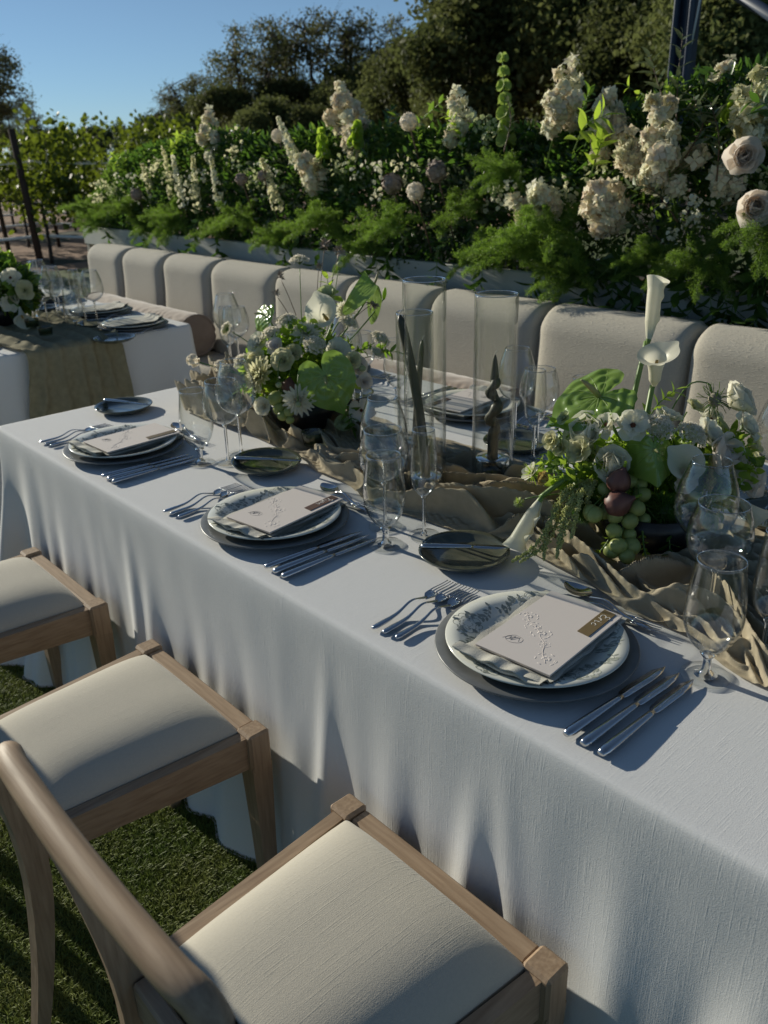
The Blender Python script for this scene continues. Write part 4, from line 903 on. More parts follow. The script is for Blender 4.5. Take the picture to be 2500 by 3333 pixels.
# ------------------------------------------------------------------ flowers
TOCAM = nrm(CAM-np.array([1.5, .6, 1.0]))
def petal(L, w, e, bend, cup=.25, nu=6, nv=5, tip=.55, ruf=0., r0=0., seed=0, blunt=None):
    """petal leaving the axis at radius r0, elevated by e, bending outward by 'bend' along its length"""
    u = np.linspace(0, 1, nu); v = np.linspace(-1, 1, nv); an = e-bend*u; dr = np.cos(an); dz = np.sin(an)
    rr = r0+np.concatenate([[0], np.cumsum((dr[1:]+dr[:-1])/2)])*L/(nu-1); zz = np.concatenate([[0], np.cumsum((dz[1:]+dz[:-1])/2)])*L/(nu-1)
    wd = w*np.sin(np.pi*np.clip(u*.86+.08, 0, 1)**tip)**.75; wd[0] = w*.25
    if tip < .7:      # broad petal with a rounded end
        wd = w*(.30+.70*np.sin(np.pi*np.clip(u*.62+.0, 0, 1)))**1.1; wd[0] = w*.25
        ue = np.clip(u[:, None]*(1-.22*(v**2)[None]*u[:, None]**2), 0, 1); RR = np.interp(ue, u, rr); ZZ = np.interp(ue, u, zz)
    else: RR = rr[:, None]+0*v[None]; ZZ = zz[:, None]+0*v[None]
    nx, nz_ = -np.sin(an), np.cos(an)
    c = cup*w*(v**2)[None]*np.ones((nu, 1)); 
    if ruf: c = c+ruf*w*np.sin(v[None]*5+seed+u[:, None]*3)*u[:, None]**2
    return np.stack([RR+nx[:, None]*c, wd[:, None]*v[None], ZZ+nz_[:, None]*c], -1)
def rosette(rings, seed=0, mi=0, g=None, jit=.12):
    r = np.random.default_rng(seed); g = g or G()
    for k, (n, L, w, e, b, cup, *o) in enumerate(rings):
        ruf = o[0] if o else 0; r0 = o[1] if len(o) > 1 else .1*L; tip = o[2] if len(o) > 2 else .55; z0 = o[3] if len(o) > 3 else 0
        for j in range(n):
            a = 2*np.pi*(j+.5*(k % 2))/n+r.normal(0, jit*.6)
            P = petal(L*r.uniform(.9, 1.08), w*r.uniform(.9, 1.1), e+r.normal(0, jit), b+r.normal(0, jit), cup, ruf=ruf, r0=r0, tip=tip, seed=r.uniform(0, 6))
            P[..., 2] += z0; c, s = math.cos(a), math.sin(a); g.grid(P@np.array([[c, s, 0], [-s, c, 0], [0, 0, 1]]), mi)
    return g
def head(name, label, cat, p, d, parts, group=None, spin=0., stem=None, srad=.0022, smat=None, xdir=None):
    """a flower: parts = [(name, collector in local axes, material)]; stem = world points ending at the head"""
    t = thing(name, label, cat, p, group); Mx = mtx(d, spin)
    if xdir is not None:
        zd = nrm(np.array(d, float)); xd = np.array(xdir, float); xd = nrm(xd-zd*np.dot(xd, zd)); Mx = np.stack([xd, np.cross(zd, xd), zd], -1)
    for nm, g, m in parts:
        q = G(); q.merge(g, Mx); obj(nm, q, m, t, local=True)
    if stem is not None:
        g = G(); g.tube(stem, srad, 7); obj('stem', g, smat or STEMG, t)
    return t
def face(p, c, k=.5, upk=.15): return nrm(nrm(np.array(p)-np.array(c))*(1-k)+TOCAM*k+np.array([0, 0, upk]))
def lace(Rr, seed, n=240, depth=.42):
    r = np.random.default_rng(seed); g = G(); s = G(); i = np.arange(n)+.5; ph = i*2.39996; q = np.sqrt(i/n); x = q*np.cos(ph)*Rr; y = q*np.sin(ph)*Rr; z = depth*Rr*np.cos(q*1.5)*1.25-.25*Rr+r.normal(0, .05*Rr, n)
    P = np.stack([x, y, z], -1)+r.normal(0, .05*Rr, (n, 3)); d = nrm(np.stack([x*.9, y*.9, 0*x+Rr*.8], -1)+r.normal(0, .25, (n, 3)))
    F = G()
    for j in range(5):
        a = j*1.2566; c, sn = math.cos(a), math.sin(a); F.add([[0, 0, 0], [.55*math.cos(a-.5), .55*math.sin(a-.5), .1], [c, sn, .28], [.55*math.cos(a+.5), .55*math.sin(a+.5), .1]], [[0, 1, 2, 3]])
    F.ball((0, 0, .14), .2, 5)
    g.inst(F, basis(d, r.uniform(0, 6, n))*(Rr*.14*r.uniform(.75, 1.25, n))[:, None, None], P)
    for k in range(0, n, 4): s.tube([[0, 0, -Rr*.62], P[k]*[.6, .6, 1]*[1, 1, .4], P[k]], .0006, 3, cap=False)
    B_ = G().ball((0, 0, -.02*Rr), (Rr*.72, Rr*.72, Rr*depth*.72), 12)
    return [('florets', g, UMB), ('flower_base', B_, CREAMP), ('pedicels', s, STEMG)]
def calla_parts(rim, L, tip=.35, wave=0., roll=.25, cone=2.3, ov=.5, b0=.15):
    nu, nv = 72, 30; a = np.linspace(-np.pi-ov, np.pi+ov, nu); v = np.linspace(0, 1, nv); A, V = np.meshgrid(a, v, indexing='ij')
    r = rim*(.13+(b0-.13)*smooth(0, .2, V)+.10*V+(.90-b0)*V**cone)*(1+.05*A/np.pi); back = ((1+np.cos(A))/2)
    z = L*V+tip*L*.5*V**3*(back-.35); r = r*(1+.30*V**4*(back-.2))+wave*rim*V**2*np.sin(A*3+V*5)
    z = z-roll*rim*np.clip(V-.8, 0, 1)*5*(1-.6*back); pt = np.exp(-(A/.22)**2)*V**8; r = r+pt*rim*.30; z = z+pt*rim*.05
    g = G(); g.grid(np.stack([r*np.cos(A), r*np.sin(A), z], -1))
    s = G(); s.tube([[0, 0, L*.12], [0, 0, L*.45], [.002, 0, L*.72]], [rim*.12, rim*.13, rim*.08], 10)
    return [('spathe', g, CALLA), ('spadix', s, YELL)]
def anth_parts(S, cup=.25, quilt=.03, fold=0.):
    th = np.array([0, .2, .5, .9, 1.4, 1.9, 2.4, 2.75, 3.0, np.pi]); rr = np.array([1.28, 1.06, .97, .92, .88, .86, .84, .72, .42, .16])
    a = np.linspace(-np.pi, np.pi, 121); s = np.linspace(0, 1, 26); A, Ss = np.meshgrid(a, s, indexing='ij'); rad = np.interp(np.abs(A), th, rr)*S*Ss
    x = rad*np.cos(A); y = rad*np.sin(A); q = rad/S
    z = S*(-cup*q**2+.5*cup*np.abs(y/S)*q)+quilt*S*np.abs(np.sin(np.abs(A)*5.2+q*2.4))*smooth(.08, .35, q)*smooth(1.05, .6, q)+quilt*.7*S*np.sin(q*24+3*np.sin(A*3))*smooth(.15, .5, q)*smooth(1, .7, q)
    z = z-fold*np.abs(y)**1.3*S**-.3
    z = z+.03*S*np.sin(A*9)*q**3
    g = G(); g.grid(np.stack([x, y, z], -1))
    v = G()
    for av in (0, .55, -.55, 1.1, -1.1, 1.8, -1.8, 2.4, -2.4):
        t = np.linspace(.02, .93, 22); R_ = np.interp(abs(av), th, rr)*S*t; aa = av*(1-.12*t); q = R_/S; xx = R_*np.cos(aa); yy = R_*np.sin(aa)
        zz = S*(-cup*q**2+.5*cup*np.abs(yy/S)*q)-fold*np.abs(yy)**1.3*S**-.3+.014*S
        v.tube(np.stack([xx, yy, zz], -1), np.linspace(.012, .003, 22)*S, 5, flat=.6)
    sp = G(); sp.tube([[0, 0, .0], [.05*S, 0, .22*S], [.14*S, 0, .48*S], [.2*S, 0, .62*S]], [.05*S, .062*S, .045*S, .018*S], 10)
    return [('spathe', g, ANTH), ('veins', v, VEIN), ('spadix', sp, SPAD)]
def calla_roll(Rr, L, seed=0, flare=1.0, bend=.0):
    nu, nv = 96, 70; a = np.linspace(0, 1, nu); v = np.linspace(0, 1, nv); A, V = np.meshgrid(a, v, indexing='ij')
    wave = .55*np.sin(V*17+seed)*smooth(.12, .4, V); ph = -1.35*np.pi+A*(2.55*np.pi)+wave*A**3
    prof = np.interp(V, [0, .08, .3, .6, .85, 1], [.28, .42, .74, .86, .92, 1.05*flare]); edge = smooth(.86, 1., A)
    r = Rr*prof*(.80+.20*A)+Rr*edge*(.20+.22*np.sin(V*17+seed+.6))*smooth(.1, .35, V); r = r+Rr*.35*smooth(.9, 1, V)*edge
    z = L*V*(1-.10*(1-A)*smooth(.7, 1, V))+L*.10*smooth(.8, 1, V)*np.sin(A*np.pi*1.1)
    g = G(); g.grid(np.stack([r*np.cos(ph)+bend*V**2, r*np.sin(ph), z], -1)); s = G(); s.ball((0, 0, .01), (Rr*.34, Rr*.34, .02), 10)
    return [('spathe', g, CALLA), ('throat', s, STEMG)]
ANEM = lambda s, Rr=.03: [('petals', rosette([(6, Rr, Rr*.46, .22, -.25, .35, .22), (6, Rr*.88, Rr*.42, .55, -.2, .4, .25)], s, jit=.2), WHITEP), ('eye', G().ball((0, 0, .004), (Rr*.17, Rr*.17, Rr*.12), 10), CENT)]
def PEONY(s, Rr, m=None):
    return [('petals', rosette([(5, Rr*1.2, Rr*.85, .40, -.75, .35, .10), (5, Rr*1.15, Rr*.80, .80, -.95, .4, .12), (4, Rr*1.02, Rr*.72, 1.1, -1.0, .45, .14), (3, Rr*.85, Rr*.55, 1.3, -.9, .45, .14)], s, jit=.16), m or WHITEP), ('core', G().ball((0, 0, Rr*.42), (Rr*.5, Rr*.5, Rr*.4), 12), m or WHITEP)]
def LISI(s, Rr, m=None):
    return [('petals', rosette([(6, Rr*1.1, Rr*.62, .55, .25, .35, .15), (6, Rr*.9, Rr*.5, .95, .3, .4, .15), (5, Rr*.65, Rr*.36, 1.25, .2, .4, .1), (3, Rr*.4, Rr*.2, 1.45, 0, .4)], s), m or CREAMP), ('calyx', rosette([(5, Rr*.5, Rr*.14, .2, -.9, .2)], s+1), LEAFL)]
def DAHL(s, Rr, m=None, n=5):
    return [('petals', rosette([(18-2*k, Rr*(1-.16*k), Rr*.145*(1-.06*k), .08+.27*k, -.12, .5, 0, Rr*.08, .8, Rr*.05*k) for k in range(n)], s, jit=.08), m or WHITEP), ('eye', G().ball((0, 0, Rr*.16), (Rr*.16, Rr*.16, Rr*.14), 10), GREENPET)]
def ROSE(s, Rr, m=None):
    return [('petals', rosette([(6, Rr*1.35, Rr*.70, .42, -.55, .45, .08), (7, Rr*1.3, Rr*.66, .72, -.75, .5, .08), (7, Rr*1.15, Rr*.56, .98, -.75, .5, .1), (7, Rr*.98, Rr*.44, 1.2, -.55, .5, .12, Rr*.14), (7, Rr*.86, Rr*.34, 1.4, -.3, .5, .15, Rr*.16), (6, Rr*.80, Rr*.25, 1.52, -.1, .5, .15, Rr*.12), (5, Rr*.74, Rr*.18, 1.56, -.1, .5, .1, Rr*.05)], s, jit=.1), m or BLUSHP), ('core', G().ball((0, 0, Rr*.25), (Rr*.45, Rr*.45, Rr*.3), 12), m or BLUSHP)]
def seedhead(s, Rr):
    r = np.random.default_rng(s); n = 34; d = nrm(r.normal(0, 1, (n, 3))+[0, 0, .75]); F = G(); F.add([[0, -.16, 0], [.5, -.12, .1], [1, 0, .0], [.5, .12, .1]], [[0, 1, 2, 3]])
    B = basis(d, r.uniform(0, 6, n)); B = B[:, :, [2, 0, 1]]; g = G(); g.inst(F, B*(Rr*1.15*r.uniform(.6, 1.1, n))[:, None, None], d*Rr*.15); g.ball((0, 0, 0), Rr*.34, 8)
    return [('seed_head', g, SEED)]
def leaf_sprig(name, label, cat, pts, mat, n, L, wd=.32, seed=0, group=None, rad=.0014, droop=.2, start=.15, pair=True, smat=None):
    """stem with real leaves along it"""
    r = np.random.default_rng(seed); c = spl(pts, 30); t = thing(name, label, cat, c[0], group); g = G(); g.tube(c, np.linspace(rad*1.5, rad*.6, 30), 6); obj('stem', g, smat or STEMG, t)
    T = G(); u = np.linspace(0, 1, 6); P = np.zeros((6, 3, 3))
    w = wd*np.sin(np.pi*np.clip(u, .02, 1)**.8)*.5; w[-1] = 0
    for k, v in enumerate((-1, 0, 1)): P[:, k] = np.stack([u, w*v, .08*abs(v)*w*3-droop*u**2], -1)
    T.grid(P); d = nrm(np.gradient(c, axis=0)); Ms = []; ps = []
    for i in range(n):
        f = start+(1-start)*(i+.5)/n; k = min(29, int(f*29)); B = basis(d[k])[0]
        for s in ((0, 1) if pair else (i % 2,)):
            a = i*1.3+s*np.pi+r.normal(0, .35); o = nrm(B[:, 0]*np.cos(a)+B[:, 1]*np.sin(a)+d[k]*.75); nn = nrm(d[k]-o*np.dot(o, d[k])+np.array([0, 0, .4])); nn = nrm(nn-o*np.dot(o, nn)); Ms.append(np.stack([o, np.cross(nn, o), nn], -1)*L*r.uniform(.75, 1.2)); ps.append(c[k])
    Ms.append(np.stack([d[-1], np.cross([0, 0, 1.], d[-1]), [0, 0, 1.]], -1)*L); ps.append(c[-1])
    me = T.mesh('leaf', mat); base = np.array(absloc(t))
    for M_, p in zip(Ms, ps):
        o = bpy.data.objects.new('leaf', me); COL.objects.link(o); o.parent = t; p = p-base
        o.matrix_local = Matrix(((M_[0, 0], M_[0, 1], M_[0, 2], p[0]), (M_[1, 0], M_[1, 1], M_[1, 2], p[1]), (M_[2, 0], M_[2, 1], M_[2, 2], p[2]), (0, 0, 0, 1)))
    return t
def leaf_mass(name, label, centers, radii, n, mats, Ls, seed, kind='stuff', cat='foliage', out=.6, lowz=None):
    """loose leaves filling an arrangement, pointing outwards; several leaf kinds"""
    r = np.random.default_rng(seed); g = G(); T = G(); u = np.linspace(0, 1, 5); w = .36*np.sin(np.pi*np.clip(u, .03, 1)**.75)*.5; w[-1] = 0; P = np.zeros((5, 3, 3))
    for k, v in enumerate((-1, 0, 1)): P[:, k] = np.stack([u, w*v*2, .10*abs(v)-.22*u**2], -1)
    T.grid(P); C = np.asarray(centers); per = n//len(C)
    for c, rad in zip(C, radii):
        d = nrm(r.normal(0, 1, (per, 3))); q = c+d*np.asarray(rad)*(r.uniform(.2, 1, per)**.45)[:, None]
        if lowz is not None: q[:, 2] = np.maximum(q[:, 2], lowz+r.uniform(0, .03, per))
        o = nrm(d*out+r.normal(0, .55, (per, 3))); nn = nrm(np.cross(o, nrm(r.normal(0, 1, (per, 3))))+[0, 0, .5]); nn = nrm(nn-o*np.sum(o*nn, 1, keepdims=True)); B = np.stack([o, np.cross(nn, o), nn], -1)
        m = r.integers(0, len(mats), per)
        for k in range(len(mats)):
            s = m == k; g.inst(T, B[s]*(Ls[k]*r.uniform(.6, 1.3, s.sum()))[:, None, None], q[s], k)
    o = obj(name, g, mats, loc=C[0]); tag(o, label, cat, kind=kind); return o
def bunch(label, pts, group=None):
    p = np.array([q[:3] for q in pts]); t = thing('grape_cluster', label, 'grapes', p.mean(0)); r = np.random.default_rng(2)
    me = None
    for q in pts:
        if me is None: me = G().ball((0, 0, 0), (1, 1, 1.14), 18).mesh('grape', GRAPE)
        o = bpy.data.objects.new('grape', me); COL.objects.link(o); o.parent = t; o.location = Vector([float(a) for a in (np.array(q[:3])-p.mean(0))]); o.scale = (q[3],)*3; o.rotation_euler = tuple(r.uniform(0, 3, 3))
    g = G(); top = p[p[:, 2].argmax()]+[-.01, .02, .02]
    for q in p: g.tube(bez([top, (top+q)/2+[0, .015, .01], q+[0, .004, .008]], 8), .0011, 5)
    obj('stalk', g, STEMG, t); return t
def fig(label, p, Rr, d, spin=0):
    g = G(); pr = [(0, -1.0), (.35, -.97), (.72, -.78), (.97, -.35), (1.0, 0), (.88, .4), (.6, .78), (.34, 1.02), (.2, 1.2), (.13, 1.38), (0, 1.4)]; pr = spl([(a, 0, b) for a, b in pr], 30)[:, [0, 2]]; pr[:, 0] = np.maximum(pr[:, 0], 0)
    a = np.linspace(0, 2*np.pi, 40, endpoint=False); rb = 1+.012*np.cos(a*13); P = np.stack([pr[:, None, 0]*np.cos(a)*rb, pr[:, None, 0]*np.sin(a)*rb, np.repeat(pr[:, 1:], 40, 1)], -1)*Rr; g.grid(P, wrapv=True)
    s = G(); s.tube([[0, 0, Rr*1.3], [Rr*.05, 0, Rr*1.6], [Rr*.16, 0, Rr*1.85]], [Rr*.15, Rr*.11, Rr*.12], 8)
    return head('fig', label, 'fig', p, d, [('fruit', g, FIG), ('stalk', s, LEAFL)])
def fuzz(label, p, Rr, seed):
    r = np.random.default_rng(seed); n = 1500; d = nrm(r.normal(0, 1, (n, 3))); F = G(); F.add([[-.02, 0, 0], [.02, 0, 0], [.006, .03, 1]], [np.array([[0, 1, 2]])])
    g = G(); dd = nrm(d+r.normal(0, .35, (n, 3))); g.inst(F, basis(dd, r.uniform(0, 6, n))*np.array([1.1, 1.1, .55])*Rr*1.0, d*Rr*.55*r.uniform(.8, 1.1, (n, 1)))
    c = G().ball((0, 0, 0), Rr*.6, 12); return head('green_dianthus', label, 'flower', p, [0, 0, 1], [('bristles', g, TRICK), ('core', c, LEAFD)])
def amar(label, strands, seed):
    r = np.random.default_rng(seed); t = thing('hanging_amaranthus', label, 'flower', strands[0][0]); F = G().ball((0, 0, 0), (1, 1, .8), 6)
    for st in strands:
        c = spl(st, 60); g = G(); k = 420; f = r.uniform(0, 1, k); i = np.clip((f*59).astype(int), 0, 59); w = .0062*np.interp(f, [0, .1, .8, 1], [.6, 1, .9, .35]); d = nrm(r.normal(0, 1, (k, 3)))
        q = c[i]+d*w[:, None]*r.uniform(.3, 1.15, (k, 1)); g.inst(F, basis(d)*(r.uniform(.0011, .0024, k))[:, None, None], q); g.tube(c, .0016, 5); obj('tassel', g, AMAR, t)
    return t
def bowl(x, y, r, h, label):
    t = thing('flower_bowl', label, 'bowl', (x, y, TH+.008)); g = G(); g.lathe([(0, 0), (r*.62, 0), (r*.72, .006), (r*.94, h*.55), (r, h), (r*.96, h), (r*.9, h*.55), (r*.6, .014), (0, .012)], 48); obj('vessel', g, BOWL, t, local=True)
    g = G(); g.lathe([(0, h*.8), (r*.9, h*.8), (r*.88, h*.7)], 30); obj('flower_foam', g, LEAFD, t, local=True)
def nod(label, base, tip, Rr, up_=.05, cat='flower bud'):
    base = np.array(base); tip = np.array(tip); c = bez([base, base+(tip-base)*.5+[0, 0, up_*1.6], tip+[0, 0, up_*1.3], tip+[0, 0, Rr]], 20)
    return head('nodding_bud', label, cat, tip, [0, 0, -1], [('bud', G().ball((0, 0, 0), (Rr, Rr, Rr*.85), 12), GREENPET)], stem=c, srad=.0012)

# middle arrangement -----------------------------------------------------------
C2 = np.array([.66, .64, .90]); B2 = np.array([.70, .615, .84])
def st2(p, off=(0, 0, 0), b=None):
    p = np.array(p); b = B2+np.array(off) if b is None else np.array(b); return bez([b, (b+p)/2+[0, 0, .04], p-nrm(p-C2)*.012], 14)
MA = 'in the middle arrangement'
def mid():
    _head = globals()['head']; PULL = TOCAM*.035
    def head(nm, l, c, p, *a, **k): return _head(nm, l, c, np.array(p)+(PULL if np.linalg.norm(np.array(p)-C2) < .22 else 0), *a, **k)
    bowl(.70, .605, .095, .085, 'low black bowl holding the middle flower arrangement')
    ax = np.array([.673, .739, 0]); leaf_mass('arrangement_foliage', 'loose mixed greenery filling the middle black bowl', [C2+[.01, -.02, -.02]+ax*t_+[0, 0, dz] for t_, dz in ((-.09, 0), (-.03, .02), (.04, 0), (.10, 0), (.05, -.06), (-.05, -.05), (.01, .07), (-.06, .08), (.07, .08), (.02, .13), (.11, .06), (-.10, .05))], [(.055, .055, .052)]*12, 1700, [LEAFM, LEAFL, LEAFL], [.024, .020, .028], 4, lowz=.79)
    p = (.702, .704, 1.059); d = nrm(TOCAM+[-.2, 0, .35]); L = .07; head('calla_lily', 'white calla lily opening towards us at the top of the middle arrangement', 'calla lily', np.array(p)-d*L*.8, d, calla_parts(.041, L, .35), stem=bez([B2, [.68, .70, .96], np.array(p)-d*L*.8], 14), srad=.0045, spin=2.)
    head('anthurium', 'broad lime anthurium leaf flower facing us, low in the middle arrangement', 'anthurium', (.843, .592, .93), nrm(TOCAM+[.1, .1, -.08]), anth_parts(.086, .12, .012), stem=bez([B2, [.78, .62, .88], [.838, .597, .926]], 10), srad=.003, xdir=-up+rt*.45)
    head('anthurium', 'lime anthurium at the left of the middle arrangement, seen edge on', 'anthurium', (.562, .606, 1.055), nrm(TOCAM*.75+[-.5, -.2, .25]), anth_parts(.048, .25, .02), stem=st2((.562, .606, 1.05)), srad=.0024, xdir=-up-rt*.3)
    head('anthurium', 'lime anthurium standing high at the right of the middle arrangement', 'anthurium', (.768, .83, 1.135), nrm(np.array([.35, .15, .75])-TOCAM*.15), anth_parts(.056, -.12, .02, 2.4), stem=bez([[.70, .68, .93], [.723, .798, 1.04], [.768, .83, 1.13]], 12), srad=.0028, spin=.6)
    g = bez([[.70, .70, .93], [.745, .798, 1.006], [.762, .868, 1.09]], 12)
    head('green_flower_bud', 'small green bud on a long stem right of the middle arrangement', 'flower bud', g[-1], [0, .2, 1], [('bud', G().ball((0, 0, .012), (.006, .006, .018), 10), LEAFL)], stem=g, srad=.002)
    U = [((.568, .725, 1.198), .027, 'tallest white lace flower rising above the middle arrangement'), ((.638, .627, 1.051), .030, 'white lace flower left of the white calla'), ((.625, .579, 1.02), .027, 'white lace flower below the left lime anthurium'), ((.732, .771, 1.033), .028, 'white lace flower right of the white calla'), ((.766, .623, 1.0), .031, 'round white lace flower in the centre front of the middle arrangement'), ((.822, .80, .999), .028, 'white lace flower at the right end of the middle arrangement'), ((.584, .501, .949), .024, 'lace flower low at the left of the middle arrangement'), ((.508, .499, 1.029), .021, 'lace flower on an arching stem far left of the middle arrangement'), ((.591, .430, .937), .020, 'lace flower hanging low behind the wine glass'), ((.84, .77, .965), .022, 'small lace flower under the right end one')]
    for k, (p, rr, l) in enumerate(U):
        dd = face(p, C2, .3, .5); 
        if k == 7: dd = nrm(np.array([-.8, -.3, .3]))
        head('lace_flower', l+('' if 'arrangement' in l else ' '+MA), 'lace flower', p, dd, lace(rr, 50+k), stem=st2(np.array(p)-dd*rr*.6), srad=.0014)
    p = (.517, .383, .960); r = np.random.default_rng(4); n = 46; d_ = nrm(r.normal(0, 1, (n, 3))); F = rosette([(6, 1, .42, .3, .1, .2)], 1)
    g = G(); g.inst(F, basis(d_)*.0062, d_*.016); head('allium', 'white starry allium poking out left above the table edge', 'allium', p, [0, 0, 1], [('florets', g, UMB)], stem=bez([B2, [.60, .48, .92], np.array(p)], 14), srad=.0016)
    p = (.56, .44, .94); head('allium', 'second starry allium behind the wine glass rim', 'allium', p, [0, 0, 1], [('florets', g, UMB)], stem=bez([B2, [.62, .50, .91], np.array(p)], 14), srad=.0016)
    head('dahlia', 'fluffy white ball dahlia in the upper centre of the middle arrangement', 'dahlia', (.690, .655, 1.01), face((.695, .653, 1.018), C2, .5), DAHL(3, .044, WHITEP, 8))
    head('dahlia', 'round white dahlia behind the white calla', 'dahlia', (.655, .813, 1.05), nrm(TOCAM+[.1, 0, .2]), DAHL(5, .031, WHITEP, 8), stem=st2((.655, .813, 1.045)))
    head('dahlia', 'white dahlia with narrow petals low beneath the broad anthurium', 'dahlia', (.792, .540, .870), nrm(TOCAM+[.05, -.1, -.3]), DAHL(7, .043))
    head('dahlia', 'creamy green dahlia at the left front of the middle arrangement', 'dahlia', (.672, .506, .918), nrm(TOCAM*.6+[-.3, -.4, .25]), DAHL(9, .05, CREAMP, 6))
    head('hibiscus_flower', 'pale pink open flower with a red eye at the lower right of the middle arrangement', 'flower', (.892, .659, .835), nrm(TOCAM+[.15, .1, -.1]), [('petals', rosette([(5, .036, .0165, .25, .1, .25, .25)], 8, jit=.18), BLUSHP), ('eye', G().ball((0, 0, .004), .005, 8), CENT)])
    for k, (p, rr, l, m) in enumerate([((.829, .695, .951), .022, 'small cream lisianthus right of the broad anthurium', CREAMP), ((.719, .480, .852), .025, 'ruffled white blossom beside the middle grapes', WHITEP), ((.851, .716, .893), .022, 'pale blossom right of the broad anthurium, lower', BLUSHP), ((.862, .615, .806), .021, 'greenish blossom lowest at the right of the middle bowl', GREENPET), ((.70, .60, .965), .024, 'cream lisianthus half hidden in the middle of the bouquet', CREAMP), ((.60, .56, .985), .030, 'white tulip shaped bloom behind the left lace flowers', WHITEP), ((.665, .57, .985), .024, 'pinkish bloom between the lace flowers', BLUSHP), ((.63, .53, .945), .034, 'cream bloom left of the creamy green dahlia', CREAMP), ((.76, .70, .965), .032, 'white bloom between the round lace flower and the right sprig', WHITEP), ((.71, .56, .955), .030, 'pale cream bloom above the middle fig', CREAMP), ((.80, .73, .925), .030, 'blush bloom at the right shoulder of the bouquet', BLUSHP)]):
        head('lisianthus', l+('' if 'middle' in l else ' '+MA), 'lisianthus', p, face(p, C2, .5), LISI(20+k, rr, m))
    head('hellebore', 'green hellebore at the top of the middle arrangement', 'flower', (.666, .742, 1.098), nrm(TOCAM*.5+[0, 0, .6]), [('petals', rosette([(7, .034, .019, .7, .1, .3, .1), (5, .024, .012, 1.0, .1, .3)], 3), GREENPET), ('bracts', rosette([(7, .040, .010, .0, .5, .2)], 5), LEAFL)], stem=st2((.666, .742, 1.095)), srad=.002)
    for k, (p, rr, l) in enumerate([((.546, .672, 1.153), .014, 'dried seed head left of the tallest lace flower'), ((.568, .638, 1.113), .013, 'small dried seed head above the left anthurium'), ((.612, .76, 1.174), .015, 'dried seed head over the hellebore'), ((.582, .809, 1.227), .018, 'topmost dried seed head of the middle arrangement'), ((.615, .835, 1.209), .019, 'wide dried seed head just right of the topmost one'), ((.779, .809, 1.086), .019, 'drooping dried seed head under the right anthurium')]):
        head('dried_seedhead', l, 'dried flower', p, [0, .1, 1] if k < 5 else [.2, .1, -1], seedhead(70+k, rr), stem=st2(p, b=C2+[.02, .03, .0]), srad=.0010, smat=STEMB)
    nod('round green bud on a thin stem near the top of the middle arrangement', C2+[.0, .1, .1], (.634, .818, 1.178), .0095, .0)
    nod('nodding green bud hanging in front of the white dahlia', (.75, .58, .93), (.838, .492, .876), .008); nod('nodding bud beside the middle fig', (.70, .57, .93), (.752, .495, .912), .009); nod('little green bud right of the cream lisianthus', (.80, .70, .93), (.855, .70, .935), .010, .01); nod('green bud left of the middle bouquet', (.65, .58, .96), (.60, .53, .985), .010, .01)
    fig('reddish fig above the grapes of the middle arrangement', (.740, .535, .898), .020, [.2, .1, 1])
    bunch('small bunch of green grapes hanging from the middle arrangement', [(.737, .492, .873, .0197), (.754, .519, .86, .0151), (.751, .491, .847, .0158), (.771, .488, .833, .0138), (.787, .497, .845, .0137), (.795, .493, .825, .0106), (.739, .527, .872, .0139)])
    leaf_sprig('leafy_sprig', 'leafy sprig arching right from the middle bouquet', 'sprig', [[.72, .68, .93], [.80, .76, .97], [.87, .80, .965]], LEAFM, 9, .034, .5, 3)
    leaf_sprig('leafy_sprig', 'upright leafy sprig behind the hellebore', 'sprig', [[.67, .70, .95], [.65, .76, 1.08], [.62, .78, 1.15]], LEAFL, 9, .03, .45, 4)
    leaf_sprig('leafy_sprig', 'leafy sprig trailing over the right of the middle bowl', 'sprig', [[.80, .62, .86], [.87, .63, .84], [.90, .62, .79]], LEAFM, 8, .03, .5, 5)
    leaf_sprig('leafy_sprig', 'leafy sprig left of the middle grapes', 'sprig', [[.70, .56, .90], [.64, .50, .90], [.62, .46, .88]], LEAFM, 8, .03, .5, 6)
mid()

